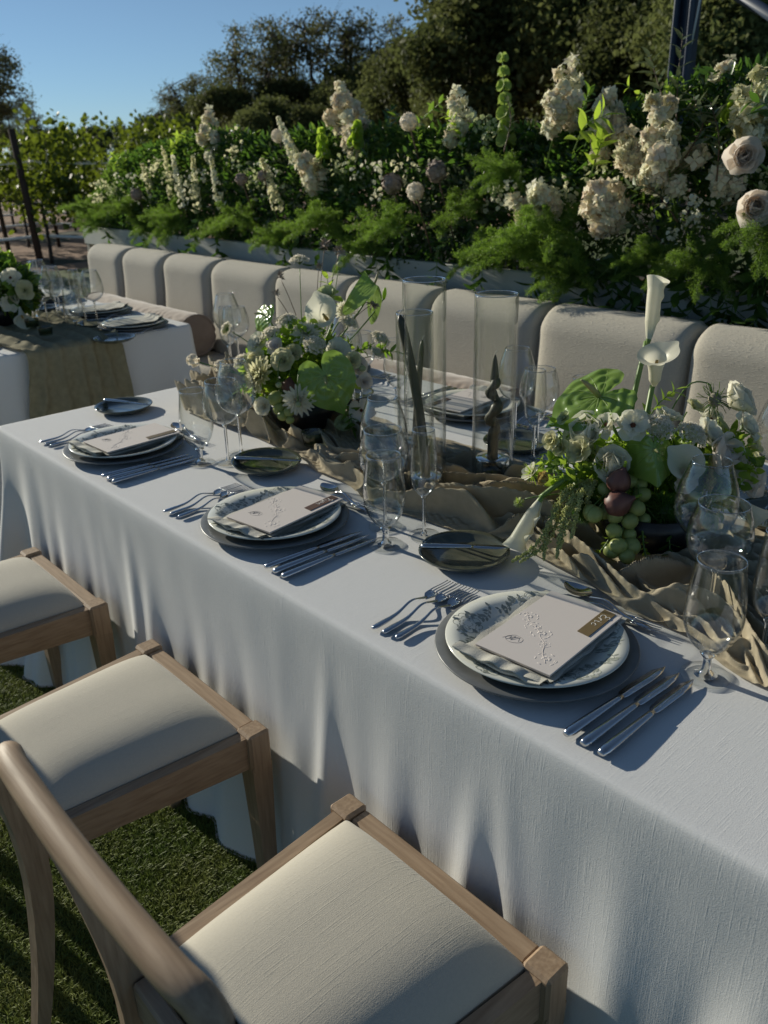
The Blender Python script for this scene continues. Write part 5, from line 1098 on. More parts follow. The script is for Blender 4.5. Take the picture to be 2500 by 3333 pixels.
# nearest arrangement ------------------------------------------------------------
C3 = np.array([1.765, .62, .93]); B3 = np.array([1.79, .60, .85])
def st3(p, b=None, k=.012):
    p = np.array(p); b = B3 if b is None else np.array(b); return bez([b, (b+p)/2+[0, 0, .03], p-nrm(p-C3)*k], 14)
NA = 'of the nearest arrangement'
def near():
    _head = globals()['head']; PULL = TOCAM*.028
    def head(nm, l, c, p, *a, **k): return _head(nm, l, c, np.array(p)+PULL, *a, **k)
    bowl(1.80, .60, .098, .09, 'low black bowl holding the nearest flower arrangement')
    ax = np.array([.673, .739, 0]); leaf_mass('arrangement_foliage', 'loose mixed greenery filling the nearest black bowl', [C3+[.01, -.01, -.01]+ax*t_+[0, 0, dz] for t_, dz in ((-.13, 0), (-.06, .0), (0, .01), (.07, .0), (.14, 0), (.10, -.06), (-.07, -.06), (.03, -.07))], [(.068, .068, .05)]*8, 2100, [LEAFM, LEAFL, LEAFL], [.021, .018, .025], 6, lowz=.785)
    def calla(l, base, end, rim, stem, spin=0., **kw):
        base = np.array(base); d = np.array(end)-base; L = np.linalg.norm(d); roll_ = kw.pop('rolled', None); head('calla_lily', l, 'calla lily', base, d, calla_roll(rim, L, **roll_) if roll_ else calla_parts(rim, L, **kw), stem=spl(list(stem)+[base], 18), srad=.0052, spin=spin)
    calla('tallest rolled white calla lily rising above the nearest arrangement', (1.688, .715, 1.121), (1.668, .755, 1.228), .0165, [(1.735, .61, .90), (1.705, .656, 1.001)], 0., rolled=dict(seed=0., flare=1.15))
    calla('white calla trumpet with flared rim below the tallest calla', (1.728, .684, 1.046), (1.735, .668, 1.116), .034, [(1.76, .60, .90), (1.744, .646, .994)], 2.9, cone=4.0, tip=.2, roll=.35, b0=.3)
    calla('white calla facing us at the right of the nearest arrangement', (1.838, .648, .895), np.array([1.867, .583, .953]), .029, [(1.80, .66, .84), (1.812, .672, .86)], 2.6, cone=2.2, tip=.30, roll=.25, b0=.25)
    calla('white calla hanging down to the left over the runner', (1.667, .431, .871), (1.652, .378, .787), .0185, [(1.76, .56, .90), (1.715, .50, .925), (1.69, .46, .90)], 2.4, rolled=dict(seed=2., flare=1.25))
    calla('white calla hanging at the right behind the wine glasses', (1.881, .752, .844), (1.93, .78, .795), .026, [(1.82, .68, .87), (1.851, .732, .866)], 0., cone=1.6, tip=.3)
    head('anthurium', 'large glossy quilted green anthurium at the upper left of the nearest arrangement', 'anthurium', (1.672, .588, 1.034), nrm(TOCAM*.55+[-.35, -.1, .62]), anth_parts(.090, .08, .027), stem=bez([[1.74, .61, .92], [1.70, .60, .98], (1.672, .59, 1.03)], 10), srad=.0034, xdir=-rt-up*.22)
    head('anthurium', 'folded lime anthurium at the front centre of the nearest arrangement', 'anthurium', (1.818, .549, .974), nrm(TOCAM*.8+[.1, -.1, .30]), anth_parts(.052, .10, .02, 1.6), stem=bez([B3, [1.80, .59, .92], (1.806, .566, .963)], 10), srad=.003, xdir=-up+rt*.1)
    for k, (p, rr, l) in enumerate([((1.685, .552, .970), .040, 'large white peony left of the white anemones'), ((1.75, .538, .933), .032, 'white peony under the anemone with dark eye'), ((1.856, .70, .925), .046, 'blush white peony right of the front calla'), ((1.80, .85, .984), .042, 'pale peony high at the back right of the nearest arrangement'), ((1.882, .768, .872), .036, 'blush peony low on the right of the nearest arrangement')]):
        head('peony', l, 'peony', p, face(p, C3, .5), PEONY(30+k, rr, (WHITEP, WHITEP, BLUSHP, WHITEP, BLUSHP)[k]))
    for k, (p, rr, l) in enumerate([((1.722, .546, .998), .027, 'white anemone tilted left above the white peonies'), ((1.765, .561, 1.003), .031, 'white anemone with a dark brown eye at front centre'), ((1.80, .775, .972), .026, 'white anemone with dark eye behind the right lace flower')]):
        head('anemone', l, 'anemone', p, nrm(face(p, C3, .62)+(np.array([-.5, -.2, .2]) if k == 0 else 0)), ANEM(40+k, rr))
    for k, (p, rr, l, m) in enumerate([((1.825, .763, .958), .024, 'greenish lisianthus behind the right lace flower', GREENPET), ((1.872, .797, .930), .028, 'pale lime lisianthus at the far right of the nearest arrangement', CREAMP), ((1.703, .533, .935), .022, 'closed green white lisianthus bud under the left peony', GREENPET), ((1.646, .488, .965), .018, 'cream hellebore on the left sprig of the nearest arrangement', CREAMP), ((1.667, .49, .955), .017, 'second cream hellebore just right of the left one', CREAMP), ((1.781, .742, 1.0), .018, 'small cream bud standing behind the white lace flowers', CREAMP), ((1.640, .529, .998), .013, 'tight pale bud at the top of the left sprig', GREENPET), ((1.76, .69, .985), .024, 'white bloom half hidden behind the lace flower', WHITEP), ((1.84, .62, .905), .024, 'blush bloom tucked beneath the front calla', BLUSHP), ((1.835, .70, .965), .032, 'full white bloom right of the second lace flower', WHITEP), ((1.875, .74, .905), .034, 'blush bloom above the right hanging calla', BLUSHP), ((1.70, .50, .955), .024, 'cream bloom above the amaranthus tassels', CREAMP), ((1.86, .79, .965), .030, 'white bloom low behind the feathery seed pod', WHITEP)]):
        head('lisianthus', l, 'lisianthus', p, face(p, C3, .45), LISI(60+k, rr, m), stem=st3(p), srad=.0014)
    for k, (p, rr, l) in enumerate([((1.80, .585, 1.005), .030, 'dense white lace flower right of the dark eyed anemone'), ((1.832, .656, .983), .028, 'second white lace flower further right')]):
        head('lace_flower', l, 'lace flower', p, nrm(face(p, C3, .3)+[0, 0, .35]), lace(rr, 90+k, 260, .55), stem=st3(p), srad=.0016)
    fig('upper purple fig resting on the nearest grapes', (1.792, .493, .921), .0215, [.25, .1, 1]); fig('lower purple fig lying sideways on the nearest grapes', (1.807, .472, .888), .0235, [.75, .45, .45])
    bunch('large bunch of green grapes hanging from the nearest arrangement', [(1.781, .442, .868, .0142), (1.769, .446, .869, .0140), (1.806, .468, .865, .0140), (1.826, .485, .856, .0148), (1.828, .5, .877, .0145), (1.818, .532, .891, .0138), (1.805, .542, .904, .0128), (1.792, .531, .91, .0128), (1.765, .492, .897, .0125), (1.778, .483, .861, .0142), (1.812, .459, .84, .0142), (1.827, .485, .83, .0130), (1.829, .449, .82, .0150), (1.819, .445, .808, .0135), (1.84, .474, .815, .0162), (1.844, .455, .803, .0140), (1.828, .527, .843, .0135), (1.871, .626, .869, .0145)])
    for p, rr, l, m in [((1.667, .452, .904), .0165, 'apricot ranunculus bud beside the hanging calla stem', YELL), ((1.72, .461, .825), .012, 'yellow green bud among the hanging amaranthus', GREENPET)]:
        head('ranunculus', l, 'ranunculus', p, nrm(TOCAM*.4+[-.6, -.3, .2]), [('petals', rosette([(6, rr*1.3, rr*.9, 1.0, -.9, .5), (6, rr*1.25, rr*.8, 1.2, -.9, .5), (5, rr, rr*.6, 1.35, -.8, .5)], 5), m)], stem=st3(p), srad=.0018)
    r = np.random.default_rng(3)
    for p, rr, l in [((1.632, .449, .909), .021, 'spiky white nigella at the left of the nearest arrangement'), ((1.631, .415, .859), .011, 'small green nigella tuft over the runner')]:
        n = 70; d = nrm(r.normal(0, 1, (n, 3))); F = G(); F.add([[-.05, 0, 0], [.05, 0, 0], [.01, .12, 1]], [np.array([[0, 1, 2]])]); g = G(); g.inst(F, basis(d, r.uniform(0, 6, n))*rr*1.25, d*0); g2 = rosette([(9, rr*.95, rr*.3, .5, .2, .2), (7, rr*.7, rr*.25, .9, .2, .2)], 4)
        head('nigella', l, 'nigella', p, nrm(TOCAM*.5+[-.5, -.2, .4]), [('petals', g2, WHITEP if rr > .015 else GREENPET), ('bracts', g, LEAFL)], stem=st3(p), srad=.0013)
    n = 60; d = nrm(r.normal(0, 1, (n, 3))); F = G(); F.tube(spl([[0, 0, 0], [.1, 0, .5], [.0, .1, 1]], 6), .022, 4); g = G(); g.inst(F, basis(d, r.uniform(0, 6, n))*.030, d*.004)
    head('nigella', 'feathery nigella seed pod on an arching stem at upper right', 'nigella', (1.804, .776, 1.014), [0, .1, -1], [('pod', G().ball((0, 0, 0), (.0125, .0125, .015), 12), PODW), ('bracts', g, LEAFM)], stem=spl([[1.765, .66, .93], [1.76, .71, 1.0], [1.772, .745, 1.045], [1.795, .772, 1.045], [1.804, .776, 1.028]], 18), srad=.0015)
    g = G(); g.tube(spl([[1.772, .745, 1.045], [1.765, .75, 1.06], [1.757, .755, 1.075]], 8), .0008, 4)
    fuzz('bristly green dianthus ball left of the nearest grapes', (1.739, .475, .858), .031, 4); fuzz('large bristly green dianthus ball right of the nearest grapes', (1.838, .576, .850), .039, 5)
    A = np.array
    amar('drooping pale green amaranthus tassels spilling over the runner', [[A((1.73, .50, .905)), A((1.712, .44, .893)), A((1.722, .412, .845)), A((1.722, .38, .81)), A((1.705, .33, .785))], [A((1.735, .49, .90)), A((1.735, .43, .885)), A((1.738, .405, .85)), A((1.745, .385, .80))], [A((1.735, .49, .90)), A((1.75, .44, .895)), A((1.757, .418, .86)), A((1.758, .408, .825))], [A((1.74, .50, .905)), A((1.752, .462, .895)), A((1.757, .455, .86)), A((1.760, .452, .85))], [A((1.73, .49, .9)), A((1.715, .43, .88)), A((1.716, .395, .835)), A((1.735, .36, .79))], [A((1.73, .50, .9)), A((1.72, .44, .888)), A((1.718, .40, .85)), A((1.712, .365, .81)), A((1.690, .325, .783))], [A((1.735, .49, .9)), A((1.74, .43, .88)), A((1.744, .40, .83)), A((1.752, .375, .795))]], 6)
    for k, (pts, m, n, L, l) in enumerate([([[1.72, .56, .93], [1.66, .51, .965], [1.632, .51, .995]], LEAFL, 9, .022, 'clematis like leafy sprig at the left of the nearest arrangement'), ([[1.73, .55, .92], [1.69, .49, .935], [1.672, .455, .925]], LEAFM, 8, .022, 'leafy sprig above the apricot bud'), ([[1.74, .64, .95], [1.73, .70, 1.0], [1.755, .725, 1.035]], LEAFL, 7, .030, 'bright leaves behind the callas'), ([[1.82, .68, .93], [1.85, .75, .955], [1.872, .80, .965]], LEAFM, 8, .028, 'green sprig reaching right past the lisianthus'), ([[1.82, .55, .86], [1.87, .545, .82], [1.885, .53, .785]], LEAFD, 6, .034, 'dark leaves low at the right of the near bowl'), ([[1.80, .50, .86], [1.80, .46, .815], [1.79, .43, .785]], LEAFL, 8, .014, 'tiny leaved sprig beside the lowest grapes'), ([[1.83, .52, .84], [1.86, .49, .80], [1.89, .48, .775]], LEAFL, 9, .012, 'tiny leaved sprig right of the lowest grapes'), ([[1.76, .60, .95], [1.73, .58, 1.0], [1.72, .575, 1.03]], LEAFM, 6, .026, 'leafy stem with bud in front of the glossy anthurium')]):
        leaf_sprig('leafy_sprig', l, 'sprig', pts, m, n, L, .5, 80+k)
near()

# flowers on the further table -----------------------------------------------------
def far_flowers():
    c = np.array([-1.66, .60, .92]); bowl(-1.64, .60, .12, .09, 'black bowl of flowers on the further table')
    leaf_mass('arrangement_foliage', 'loose greenery of the bouquet on the further table', [c, c+[.1, .05, 0], c+[-.08, .05, .05]], [(.18, .16, .13), (.12, .10, .10), (.1, .1, .1)], 1500, [LEAFM, LEAFL, LEAFD], [.05, .04, .05], 11, lowz=.77)
    for k, (p, rr, fn, l) in enumerate([((-1.50, .56, 1.06), .05, lambda s, q: PEONY(s, q, CREAMP), 'cream ball bloom on top of the further bouquet'), ((-1.46, .62, .985), .045, ANEM, 'white anemone with dark eye in the further bouquet'), ((-1.47, .60, .88), .045, ANEM, 'lower white anemone of the further bouquet'), ((-1.42, .66, .93), .04, lambda s, q: LISI(s, q), 'cream lisianthus at the right of the further bouquet'), ((-1.52, .55, .95), .05, lambda s, q: DAHL(s, q, GREENPET), 'greenish dahlia in the further bouquet')]):
        head('peony' if k == 0 else ('anemone' if k < 3 else ('lisianthus' if k == 3 else 'dahlia')), l, 'flower', p, face(p, c, .6), fn(200+k, rr))
    head('calla_lily', 'white calla hanging low from the further bouquet', 'calla lily', (-1.42, .62, .86), nrm([.7, -.2, -.5]), calla_parts(.04, .10), stem=bez([c, [-1.5, .6, .9], [-1.42, .62, .86]], 8), srad=.005)
far_flowers()

# ------------------------------------------------------------------ planter greenery and flowers
def plant_leaves():
    r = np.random.default_rng(15); n = 46000
    X = r.uniform(PX0-.02, 2.65, n); nn = Noise(12, (1.5, 6), 31); top = np.interp(X, [-3.9, -3.6, -3.0, -2.2, -1.5, -.8, 0, .6, 1.2, 2.6], [1.18, 1.40, 1.52, 1.56, 1.56, 1.58, 1.58, 1.60, 1.64, 1.68])+.11*nn(X)
    f = r.uniform(0, 1, n)**.8; Z = .95+(top-.95)*f; front = 2.05+.17*f**2+.05*Noise(12, (3, 9), 33)(X, Z*1.5); Y = front+r.exponential(.07, n); Y = np.minimum(Y, 2.62)
    P = np.stack([X, Y, Z], -1); o = nrm(np.stack([r.normal(0, .6, n), -.5+r.normal(0, .5, n), .15+r.normal(0, .6, n)], -1)); q = nrm(np.cross(o, nrm(r.normal(0, 1, (n, 3))))+[0, -.3, .5]); q = nrm(q-o*np.sum(o*q, 1, keepdims=True)); B = np.stack([o, np.cross(q, o), q], -1)
    T = G(); u = np.linspace(0, 1, 4); w = np.array([.02, .17, .15, 0]); Q = np.zeros((4, 3, 3))
    for k, v in enumerate((-1, 0, 1)): Q[:, k] = np.stack([u, w*v, .05*abs(v)-.15*u**2], -1)
    T.grid(Q); patch = Noise(10, (2, 5), 41)(X, Z*2)+r.normal(0, .35, n); m = np.where(patch > .1, 1, np.where(patch < -.65, 2, 0))
    for a, b, l in ((PX0-.02, -1.7, 'left'), (-1.7, .45, 'middle'), (.45, 2.7, 'right')):
        g = G(); s0 = (X >= a) & (X < b)
        for k, L in ((0, .046), (1, .036), (2, .042)):
            s = s0 & (m == k); g.inst(T, B[s]*(L*r.uniform(.6, 1.4, s.sum()))[:, None, None], P[s], k)
        o_ = obj('greenery', g, [LEAFD, PLEAF, OLIVE], loc=((a+b)/2, 2.2, .95)); tag(o_, f'dense dark mixed foliage filling the {l} stretch of the white planter', 'foliage', 'foliage masses of the planter', 'stuff')
plant_leaves()
def fern_proto(seed):
    r = np.random.default_rng(seed); t = thing('asparagus_fern', 'x', 'fern', (0, 0, -500)); g = G(); nd = G(); nd.add([[0, -.05, 0], [.5, -.045, .03], [1, 0, 0], [.5, .045, .03]], [[0, 1, 2, 3]]); Ms = []; ps = []; Ls = []
    for k in range(20):
        az = r.uniform(0, 6.28); el = r.uniform(-.2, 1.0); L = r.uniform(.13, .26); d0 = np.array([math.cos(az)*math.cos(el), math.sin(az)*math.cos(el)*.8-.35, math.sin(el)]); d0 = nrm(d0)
        c = bez([[0, 0, 0], d0*L*.6, d0*L+[0, 0, -L*r.uniform(.1, .55)]], 26); g.tube(c, np.linspace(.0018, .0006, 26), 4); tg = nrm(np.gradient(c, axis=0)); side = nrm(np.cross(tg, [0, 0, 1.])+1e-3)
        for i in range(4, 26):
            for s in (-1, 1):
                bl = L*.20*math.sin(math.pi*min(1, (i/26)**.7))*r.uniform(.6, 1.2)+.006; bd = nrm(side[i]*s*.8+tg[i]*.8+r.normal(0, .5, 3))
                for q in range(7):
                    p = c[i]+bd*bl*(q+1)/7
                    for w in range(3): Ms.append(nrm(bd*.5+r.normal(0, .7, 3))); ps.append(p+r.normal(0, .004, 3)); Ls.append(.0125*r.uniform(.7, 1.4))
    Ms = np.array(Ms); B = basis(Ms, r.uniform(0, 6, len(Ms)))[:, :, [2, 0, 1]]; f = G(); f.inst(nd, B*np.array([1, 1.6, 1])*np.array(Ls)[:, None, None], np.array(ps))
    obj('fronds', f, FERN, t, local=True, smooth=False); obj('stem', g, STEMG, t, local=True); return t
ferns = [fern_proto(1), fern_proto(2), fern_proto(3)]
def ferns_place():
    r = np.random.default_rng(8); NN = ['first', 'second', 'third', 'fourth', 'fifth', 'sixth', 'seventh', 'eighth', 'ninth', 'tenth', 'eleventh', 'twelfth', 'thirteenth', 'fourteenth', 'fifteenth', 'sixteenth', 'seventeenth', 'eighteenth', 'nineteenth', 'twentieth', 'twenty first', 'twenty second', 'twenty third', 'twenty fourth']; L = 'feathery bright green asparagus fern, %s from the planter end by the vineyard'; GR = 'asparagus ferns along the planter'
    spots = [(-3.74, 2.02, 1.10, .9), (-3.45, 2.0, 1.02, .8), (-3.1, 2.0, 1.12, .9), (-2.75, 2.0, 1.03, .75), (-2.4, 2.0, 1.10, .9), (-2.0, 2.0, 1.04, .75), (-1.66, 2.0, 1.12, .8), (-1.32, 2.0, 1.04, .75), (-.95, 1.98, 1.12, .85), (-.62, 1.97, 1.03, .7), (-.38, 1.96, 1.12, .9), (-.03, 2.0, 1.22, .7), (.14, 1.97, 1.04, .7), (.19, 2.05, 1.36, .7), (.34, 1.95, 1.06, 1.0), (.52, 1.94, 1.14, .95), (.62, 1.94, 1.0, .8), (.92, 1.97, 1.08, .6), (1.13, 1.94, 1.10, .75), (1.34, 1.95, 1.22, .7), (1.7, 1.95, 1.1, .9), (2.1, 1.95, 1.1, .9)]
    for i, (x, y, z, s) in enumerate(spots):
        q = ferns[i % 3]; rot = (r.normal(0, .2), r.normal(0, .2), r.normal(0, .5))
        if q.name not in used: used.add(q.name); q.location = (x, y, z); q.rotation_euler = rot; q.scale = (s,)*3; q['label'] = L % NN[i]; q['group'] = GR
        else: dup(q, (x, y, z), rot, s, L % NN[i], GR)
ferns_place()
def panicle(label, p, Rr, H, mats, seed, d=(0, -.2, 1), n=230):
    n = int(n*1.35); r = np.random.default_rng(seed); F = G()
    for j in range(4):
        a = j*1.5708; c, s = math.cos(a), math.sin(a); F.add([[0, 0, 0], [.62*math.cos(a-.62), .62*math.sin(a-.62), .12], [c, s, -.05+.25*(j % 2)], [.62*math.cos(a+.62), .62*math.sin(a+.62), .12]], [[0, 1, 2, 3]])
    Rr = Rr*.70; H = H*.88; m_ = 13; fc = (np.arange(m_)+r.uniform(0, 1, m_))/m_; ac = np.arange(m_)*2.4+r.uniform(-.5, .5, m_); rc = Rr*np.interp(fc, [0, .15, .5, .85, 1], [.5, .85, .7, .35, .05])*r.uniform(.5, 1.35, m_)
    cc = np.stack([rc*np.cos(ac), rc*np.sin(ac), (fc-.4)*H], -1); cs_ = Rr*np.interp(fc, [0, .5, 1], [.42, .40, .20])*r.uniform(.75, 1.25, m_)
    w_ = r.choice(m_, n, p=cs_**2/np.sum(cs_**2)); a = r.uniform(0, 6.28, n); o = nrm(r.normal(0, 1, (n, 3))+nrm(cc[w_]*[1, 1, .2])*.7); P = cc[w_]+o*(cs_[w_]*r.uniform(.55, 1.25, n))[:, None]
    droop = .25*r.normal()*Rr; P[:, 0] += droop*(P[:, 2]/H)**2*2; o = nrm(o+r.normal(0, .3, (n, 3)))
    g = G(); m = (r.random(n) < .35).astype(int)
    for k in (0, 1): s = m == k; g.inst(F, basis(o[s], r.uniform(0, 6, s.sum()))*(.0265*r.uniform(.65, 1.3, s.sum()))[:, None, None], P[s], k)
    st = G(); st.tube([[0, 0, -.55*H-.12], [0, 0, H*.5]], [.004, .002], 6)
    for k in range(0, n, 5): st.tube([[0, 0, P[k, 2]-Rr*.5], P[k]], .0008, 3, cap=False)
    return head('hydrangea', label, 'hydrangea', p, nrm(d), [('florets', g, mats), ('stem', st, STEMG)])
def planter_flowers():
    CP = [PANC, PANP]; PP = [PANP, PANC]; LG = [PANG, PANC]
    for k, (p, Rr, H, m, d, n, l) in enumerate([((-.96, 2.2, 1.63), .10, .26, PP, (-.3, 0, 1), 230, 'pinkish hydrangea cone rising against the open oaks'), ((-2.21, 2.2, 1.55), .085, .30, CP, (-.05, 0, 1), 200, 'pale hydrangea spike highest at the left of the planter'), ((-.20, 2.2, 1.57), .075, .24, CP, (-.1, 0, 1), 130, 'loose cream hydrangea spike left of the bells of Ireland'), ((.40, 2.12, 1.62), .095, .25, CP, (.25, 0, 1), 240, 'rounded cream hydrangea right of the bells of Ireland'), ((-1.09, 2.08, 1.36), .095, .22, CP, (-.1, -.6, .7), 220, 'creamy hydrangea low at the centre of the planter'), ((.93, 2.0, 1.44), .115, .34, CP, (-.1, -.35, 1), 420, 'largest cream hydrangea on the right of the planter'), ((.74, 1.96, 1.26), .095, .20, PP, (.1, -.6, .7), 260, 'pink tinged hydrangea under the largest one'), ((.61, 2.15, 1.52), .095, .24, PP, (-.1, -.2, 1), 230, 'dusky pink hydrangea behind green leaves left of the largest'), ((.93, 2.28, 1.60), .085, .24, CP, (.3, 0, 1), 180, 'cream hydrangea just right of the blue steel post'), ((1.19, 2.05, 1.55), .10, .22, LG, (.3, -.4, 1), 300, 'lime and pink hydrangea at the right edge above the roses'), ((-.85, 2.15, 1.50), .07, .14, PP, (.4, -.3, .8), 120, 'small pink hydrangea below the pinkish cone'), ((.76, 2.06, 1.43), .06, .16, PP, (0, -.4, 1), 110, 'small pink hydrangea cluster left of the largest one'), ((.44, 1.99, 1.28), .06, .14, CP, (-.3, -.5, .6), 110, 'cream hydrangea sprig above the bright fern'), ((1.10, 2.1, 1.34), .07, .12, CP, (0, -.8, .4), 120, 'lacy white hydrangea between the largest one and the roses'), ((.33, 2.0, 1.24), .05, .12, PP, (-.3, -.5, .6), 80, 'small dusty hydrangea left of the pink tinged one')]):
        panicle(l, p, Rr, H, m, 300+k, d, n)
    for p, Rr, l in [((1.22, 1.95, 1.42), .055, 'blush garden rose, upper of the two at the right edge'), ((1.29, 1.92, 1.28), .056, 'cream garden rose, lower of the two at the right edge')]:
        head('garden_rose', l, 'rose', p, nrm(TOCAM+[.1, -.2, -.1]), ROSE(11 if 'upper' in l else 12, Rr*.92, BLUSHP), stem=bez([[1.3, 2.2, 1.1], [1.35, 2.15, 1.3], np.array(p)+[.01, .05, 0]], 8), srad=.004)
    def bells(l, p0, p1, n, Rr, mat, seed):
        r = np.random.default_rng(seed); p0 = np.array(p0); p1 = np.array(p1); d = nrm(p1-p0); L = np.linalg.norm(p1-p0); t = thing('bells_of_ireland', l, 'flower spike', p0); g = G(); g.tube([p0-d*.25, p0, p1], [.005, .004, .002], 7); obj('stem', g, STEMG, t)
        g = G(); u = np.linspace(0, 1, 6); T = G(); T.lathe([(.12, 0), (.35, .2), (.62, .5), (.95, .78), (1.15, .86)], 10); B = basis(d)[0]
        for i in range(n):
            f = i/(n-1)
            for k in range(4):
                a = k*1.57+i*.8+r.normal(0, .2); o = nrm(B[:, 0]*np.cos(a)+B[:, 1]*np.sin(a)+d*.35); g = G(); g.inst(T, basis(o[None])*Rr*(1.1-.5*f), (p0+d*L*f+o*.004)[None]); obj('bell', g, mat, t)
        return t
    bells('tall lime bells of Ireland spike standing over the planter', (.11, 2.15, 1.49), (.08, 2.15, 1.79), 7, .026, BOIG, 1)
    bells('small lime flower spike left of the blue steel post', (.80, 2.12, 1.50), (.86, 2.12, 1.66), 6, .016, LEAFL, 2)
    bells('small lime flower tuft right of the blue steel post', (1.05, 2.15, 1.54), (1.075, 2.15, 1.62), 4, .018, LEAFL, 3)
    bells('lime flower tuft beside the pinkish hydrangea cone', (-1.05, 2.12, 1.45), (-1.06, 2.12, 1.56), 4, .024, LEAFL, 4)
    bells('green hydrangea like tuft right of the pinkish cone', (-.80, 2.12, 1.50), (-.78, 2.12, 1.58), 4, .026, LEAFL, 5)
    r = np.random.default_rng(20)
    for k, (p, Rr, l, m) in enumerate([((-1.63, 2.0, 1.34), .036, 'brown papery seed ball left of centre in the planter', SEED), ((-2.87, 2.0, 1.24), .040, 'grey brown seed ball at the left end of the planter', SEED), ((-.42, 2.0, 1.33), .048, 'larger brown seed ball, left of the central pair', SEED), ((-.14, 2.0, 1.38), .048, 'larger brown seed ball, right of the central pair', SEED), ((-.41, 2.1, 1.58), .040, 'white fluffy seed head on a brown stalk against the dark hill', UMB), ((-1.47, 2.15, 1.55), .036, 'white fluffy seed head against the open oaks', UMB), ((-.25, 1.98, 1.30), .040, 'pale round flower beneath the brown seed balls', UMB), ((-1.42, 2.0, 1.36), .03, 'small brown seed ball beside the left of centre one', SEED)]):
        n = 130; d = nrm(r.normal(0, 1, (n, 3))); F = G(); F.add([[-.5, -.5, 0], [.5, -.5, 0], [.6, .6, .5], [-.6, .6, .5]], [[0, 1, 2, 3]]); g = G(); g.ball((0, 0, 0), Rr*.85, 12); g.inst(F, basis(d, r.uniform(0, 6, n))*Rr*.26, d*Rr*.85)
        head('seed_ball', l, 'seed head', p, [0, -.1, 1], [('seed_head', g, m)], stem=bez([np.array(p)+[.03, .1, -.35], np.array(p)+[.02, .04, -.15], p], 8), srad=.0035, smat=STEMB)
    for k, (p0, p1, l) in enumerate([((-2.50, 2.06, 1.20), (-2.56, 2.06, 1.52), 'pale flower spire at the far left of the planter'), ((-2.36, 2.04, 1.18), (-2.42, 2.04, 1.46), 'pale flower spire right of the first one'), ((-2.2, 2.04, 1.18), (-2.18, 2.04, 1.46), 'pale flower spire under the left hydrangea'), ((-1.28, 2.12, 1.42), (-1.42, 2.12, 1.64), 'slim greenish spire left of the pinkish hydrangea'), ((-1.3, 2.0, 1.20), (-1.42, 2.0, 1.44), 'leaning pale spire above the seed balls'), ((-1.95, 2.05, 1.2), (-2.0, 2.05, 1.46), 'pale spire left of the leaning one'), ((-2.75, 2.06, 1.2), (-2.86, 2.06, 1.42), 'small pale spire near the left end')]):
        p0 = np.array(p0); p1 = np.array(p1); n = 80; f = r.uniform(0, 1, n); d = nrm(r.normal(0, 1, (n, 3))); q = p0+(p1-p0)*f[:, None]+d*(.030*(1.1-f))[:, None]; F = rosette([(5, 1, .5, .4, .1, .2)], 1); t = thing('flower_spire', l, 'flower spike', p0); g = G(); g.inst(F, basis(d)*(.011*r.uniform(.7, 1.3, n))[:, None, None], q); obj('florets', g, [CREAMP, PANC][k % 2], t); g = G(); g.tube([p0-[0, 0, .15], p1], [.003, .0012], 6); obj('stem', g, STEMG, t)
    for k, (pts, m, n, L, w, l) in enumerate([([[.92, 2.10, 1.45], [.82, 2.12, 1.62], [.74, 2.14, 1.76]], OLIVE, 11, .060, .28, 'tall olive sprig crossing left of the blue steel post'), ([[.90, 2.10, 1.5], [.87, 2.13, 1.66], [.86, 2.15, 1.80]], OLIVE, 8, .058, .28, 'olive sprig in front of the blue steel post'), ([[1.0, 2.0, 1.42], [1.06, 1.98, 1.52], [1.02, 1.98, 1.60]], OLIVE, 8, .058, .28, 'olive sprig right of the largest hydrangea'), ([[1.12, 2.0, 1.35], [1.12, 1.98, 1.48], [1.08, 1.98, 1.58]], OLIVE, 9, .055, .28, 'olive sprig left of the lime hydrangea'), ([[1.0, 2.0, 1.22], [.93, 1.95, 1.32], [.84, 1.92, 1.34]], OLIVE, 9, .055, .28, 'olive sprig lying below the largest hydrangea'), ([[.98, 1.98, 1.14], [.90, 1.93, 1.22], [.86, 1.90, 1.18]], OLIVE, 7, .055, .28, 'grey olive tip low beside the pink tinged hydrangea'), ([[.16, 2.08, 1.45], [.19, 2.08, 1.56], [.17, 2.08, 1.64]], OLIVE, 7, .04, .35, 'silvery sprig right of the bells of Ireland'), ([[.52, 2.05, 1.45], [.60, 2.0, 1.53], [.68, 2.0, 1.56]], LEAFL, 5, .085, .45, 'bright green broad leaves over the dusky pink hydrangea'), ([[.62, 2.02, 1.36], [.68, 1.97, 1.44], [.70, 1.96, 1.48]], LEAFL, 4, .075, .45, 'bright green broad leaves above the pink tinged hydrangea'), ([[1.3, 2.0, 1.5], [1.28, 1.95, 1.56], [1.22, 1.94, 1.58]], LEAFD, 5, .06, .35, 'dark leaves beside the lime hydrangea'), ([[-3.4, 2.1, 1.3], [-3.3, 2.1, 1.42], [-3.2, 2.1, 1.48]], LEAFM, 8, .05, .4, 'leafy shoot at the left end of the planter'), ([[-1.8, 2.2, 1.4], [-1.9, 2.2, 1.52], [-1.95, 2.2, 1.60]], LEAFM, 8, .05, .4, 'leafy shoot between the left hydrangea and the oaks'), ([[-.62, 2.2, 1.42], [-.58, 2.2, 1.52], [-.6, 2.2, 1.62]], LEAFM, 8, .05, .4, 'leafy shoot left of the white fluffy head')]):
        leaf_sprig('leafy_branch', l, 'branch', pts, m, n, L, w, 400+k, rad=.002, smat=STEMB if m is OLIVE else STEMG)
    NS = ['first', 'second', 'third', 'fourth', 'fifth', 'sixth', 'seventh', 'eighth', 'ninth', 'tenth', 'eleventh', 'twelfth', 'thirteenth', 'fourteenth', 'fifteenth', 'sixteenth', 'seventeenth', 'eighteenth', 'nineteenth', 'twentieth']
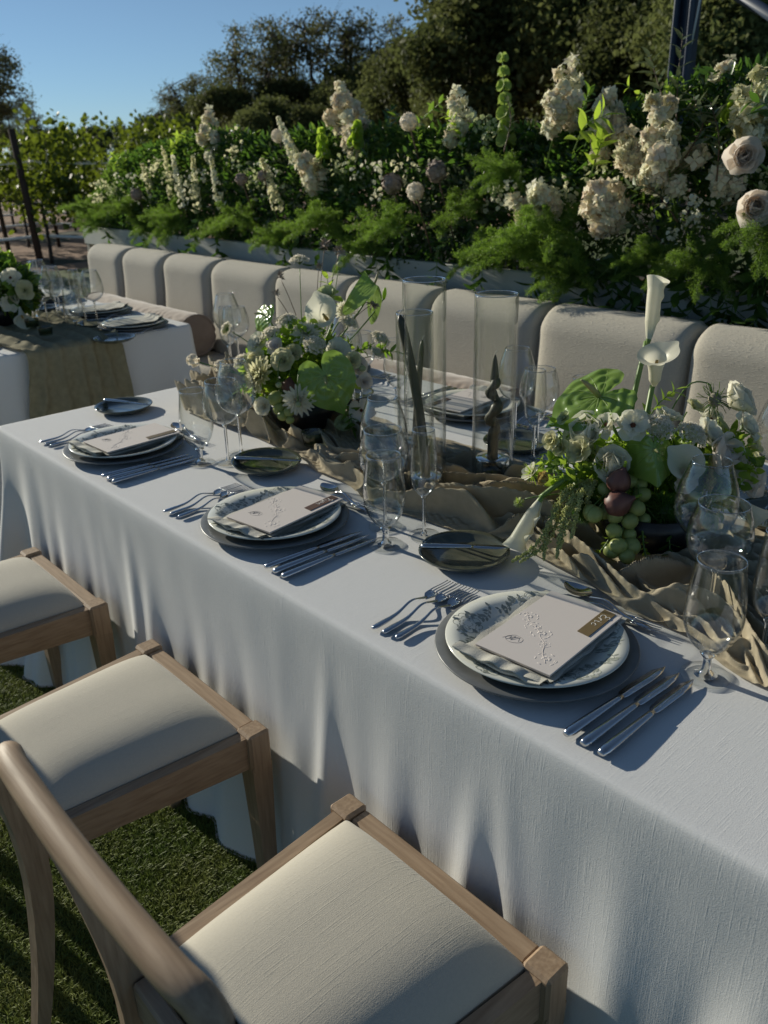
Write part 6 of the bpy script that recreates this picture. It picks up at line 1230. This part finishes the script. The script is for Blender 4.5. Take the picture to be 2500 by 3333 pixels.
    for k, x in enumerate(np.linspace(-3.6, 1.5, 20)):
        y = r.uniform(2.1, 2.3); z = np.interp(x, [-3.6, -2.5, 0, 1.5], [1.25, 1.40, 1.42, 1.46]); h = r.uniform(.10, .24)
        leaf_sprig('leafy_branch', f'wispy green shoot above the planter mass, {NS[k]} from the vineyard end', 'branch', [[x, y, z], [x+r.normal(0, .06), y, z+h*.6], [x+r.normal(0, .12), y-.03, z+h]], (LEAFM, LEAFL, LEAFD)[k % 3], int(r.integers(6, 12)), r.uniform(.035, .055), .42, 600+k, rad=.0018)
    T = rosette([(5, 1, .5, .35, .1, .2)], 1)
    for k, x in enumerate(np.linspace(-3.5, 1.55, 20)):
        z = r.uniform(1.15, 1.45); y = 2.08+.22*max(0, (z-1.0)/.5)**2; t = thing('filler_blossom', f'spray of small cream filler blossom in the planter, {NS[k]} from the vineyard end', 'flower', (x, y, z), 'filler sprays in the planter')
        n = 70; g = G(); sg = G(); tw = [np.array([x, y-.05, z])+np.array([r.normal(0, .07), r.normal(0, .03)-.03, r.uniform(.0, .16)]) for _ in range(7)]
        for e in tw: sg.tube(bez([[x, y+.05, z-.12], (np.array([x, y, z])+e)/2, e], 6), .0012, 4)
        q = np.array(tw)[r.integers(0, 7, n)]+r.normal(0, .018, (n, 3)); d = nrm(r.normal(0, 1, (n, 3))+[0, -.5, .4]); g.inst(T, basis(d)*(.0085*r.uniform(.6, 1.3, n))[:, None, None], q); obj('florets', g, (CREAMP, GREENPET, PANC)[k % 3], t); obj('stem', sg, STEMG, t)
    hang = sorted([(-3.3, 1.02), (-2.75, 1.0), (-1.85, 1.02), (-1.2, 1.0), (-.54, 1.02), (-.31, 1.04), (-.13, 1.0), (.1, 1.0), (.45, .98), (.69, .98), (.82, 1.0), (.87, .97), (1.05, 1.0), (1.22, 1.0), (1.32, 1.04), (1.42, 1.0), (.76, 1.02), (1.6, 1.0), (-.9, 1.02), (-2.2, 1.02), (.56, 1.0), (1.15, 1.06), (.95, 1.02), (1.28, 1.0), (1.36, 1.02), (1.48, 1.02), (1.1, .98)])
    NN = ['first', 'second', 'third', 'fourth', 'fifth', 'sixth', 'seventh', 'eighth', 'ninth', 'tenth', 'eleventh', 'twelfth', 'thirteenth', 'fourteenth', 'fifteenth', 'sixteenth', 'seventeenth', 'eighteenth', 'nineteenth', 'twentieth', 'twenty first', 'twenty second', 'twenty third', 'twenty fourth', 'twenty fifth', 'twenty sixth', 'twenty seventh']
    for k, (x, z) in enumerate(hang):
        q = r.uniform(.7, 1.3)*(1.15 if x > .4 else .75); leaf_sprig('trailing_ruscus', f'dark glossy ruscus sprig trailing over the planter edge, {NN[k]} from the left', 'sprig', [[x+r.normal(0, .03), 2.08, z+.10], [x+r.normal(0, .03), 1.985, z+.06], [x+r.normal(0, .05), 1.955, z-.05*q], [x+r.normal(0, .09), 1.93+r.normal(0, .02), z-.15*q]], LEAFD, int(9*q)+2, .082 if x > .4 else .06, .38, 500+k, 'trailing ruscus sprigs on the planter', .0018)
planter_flowers()
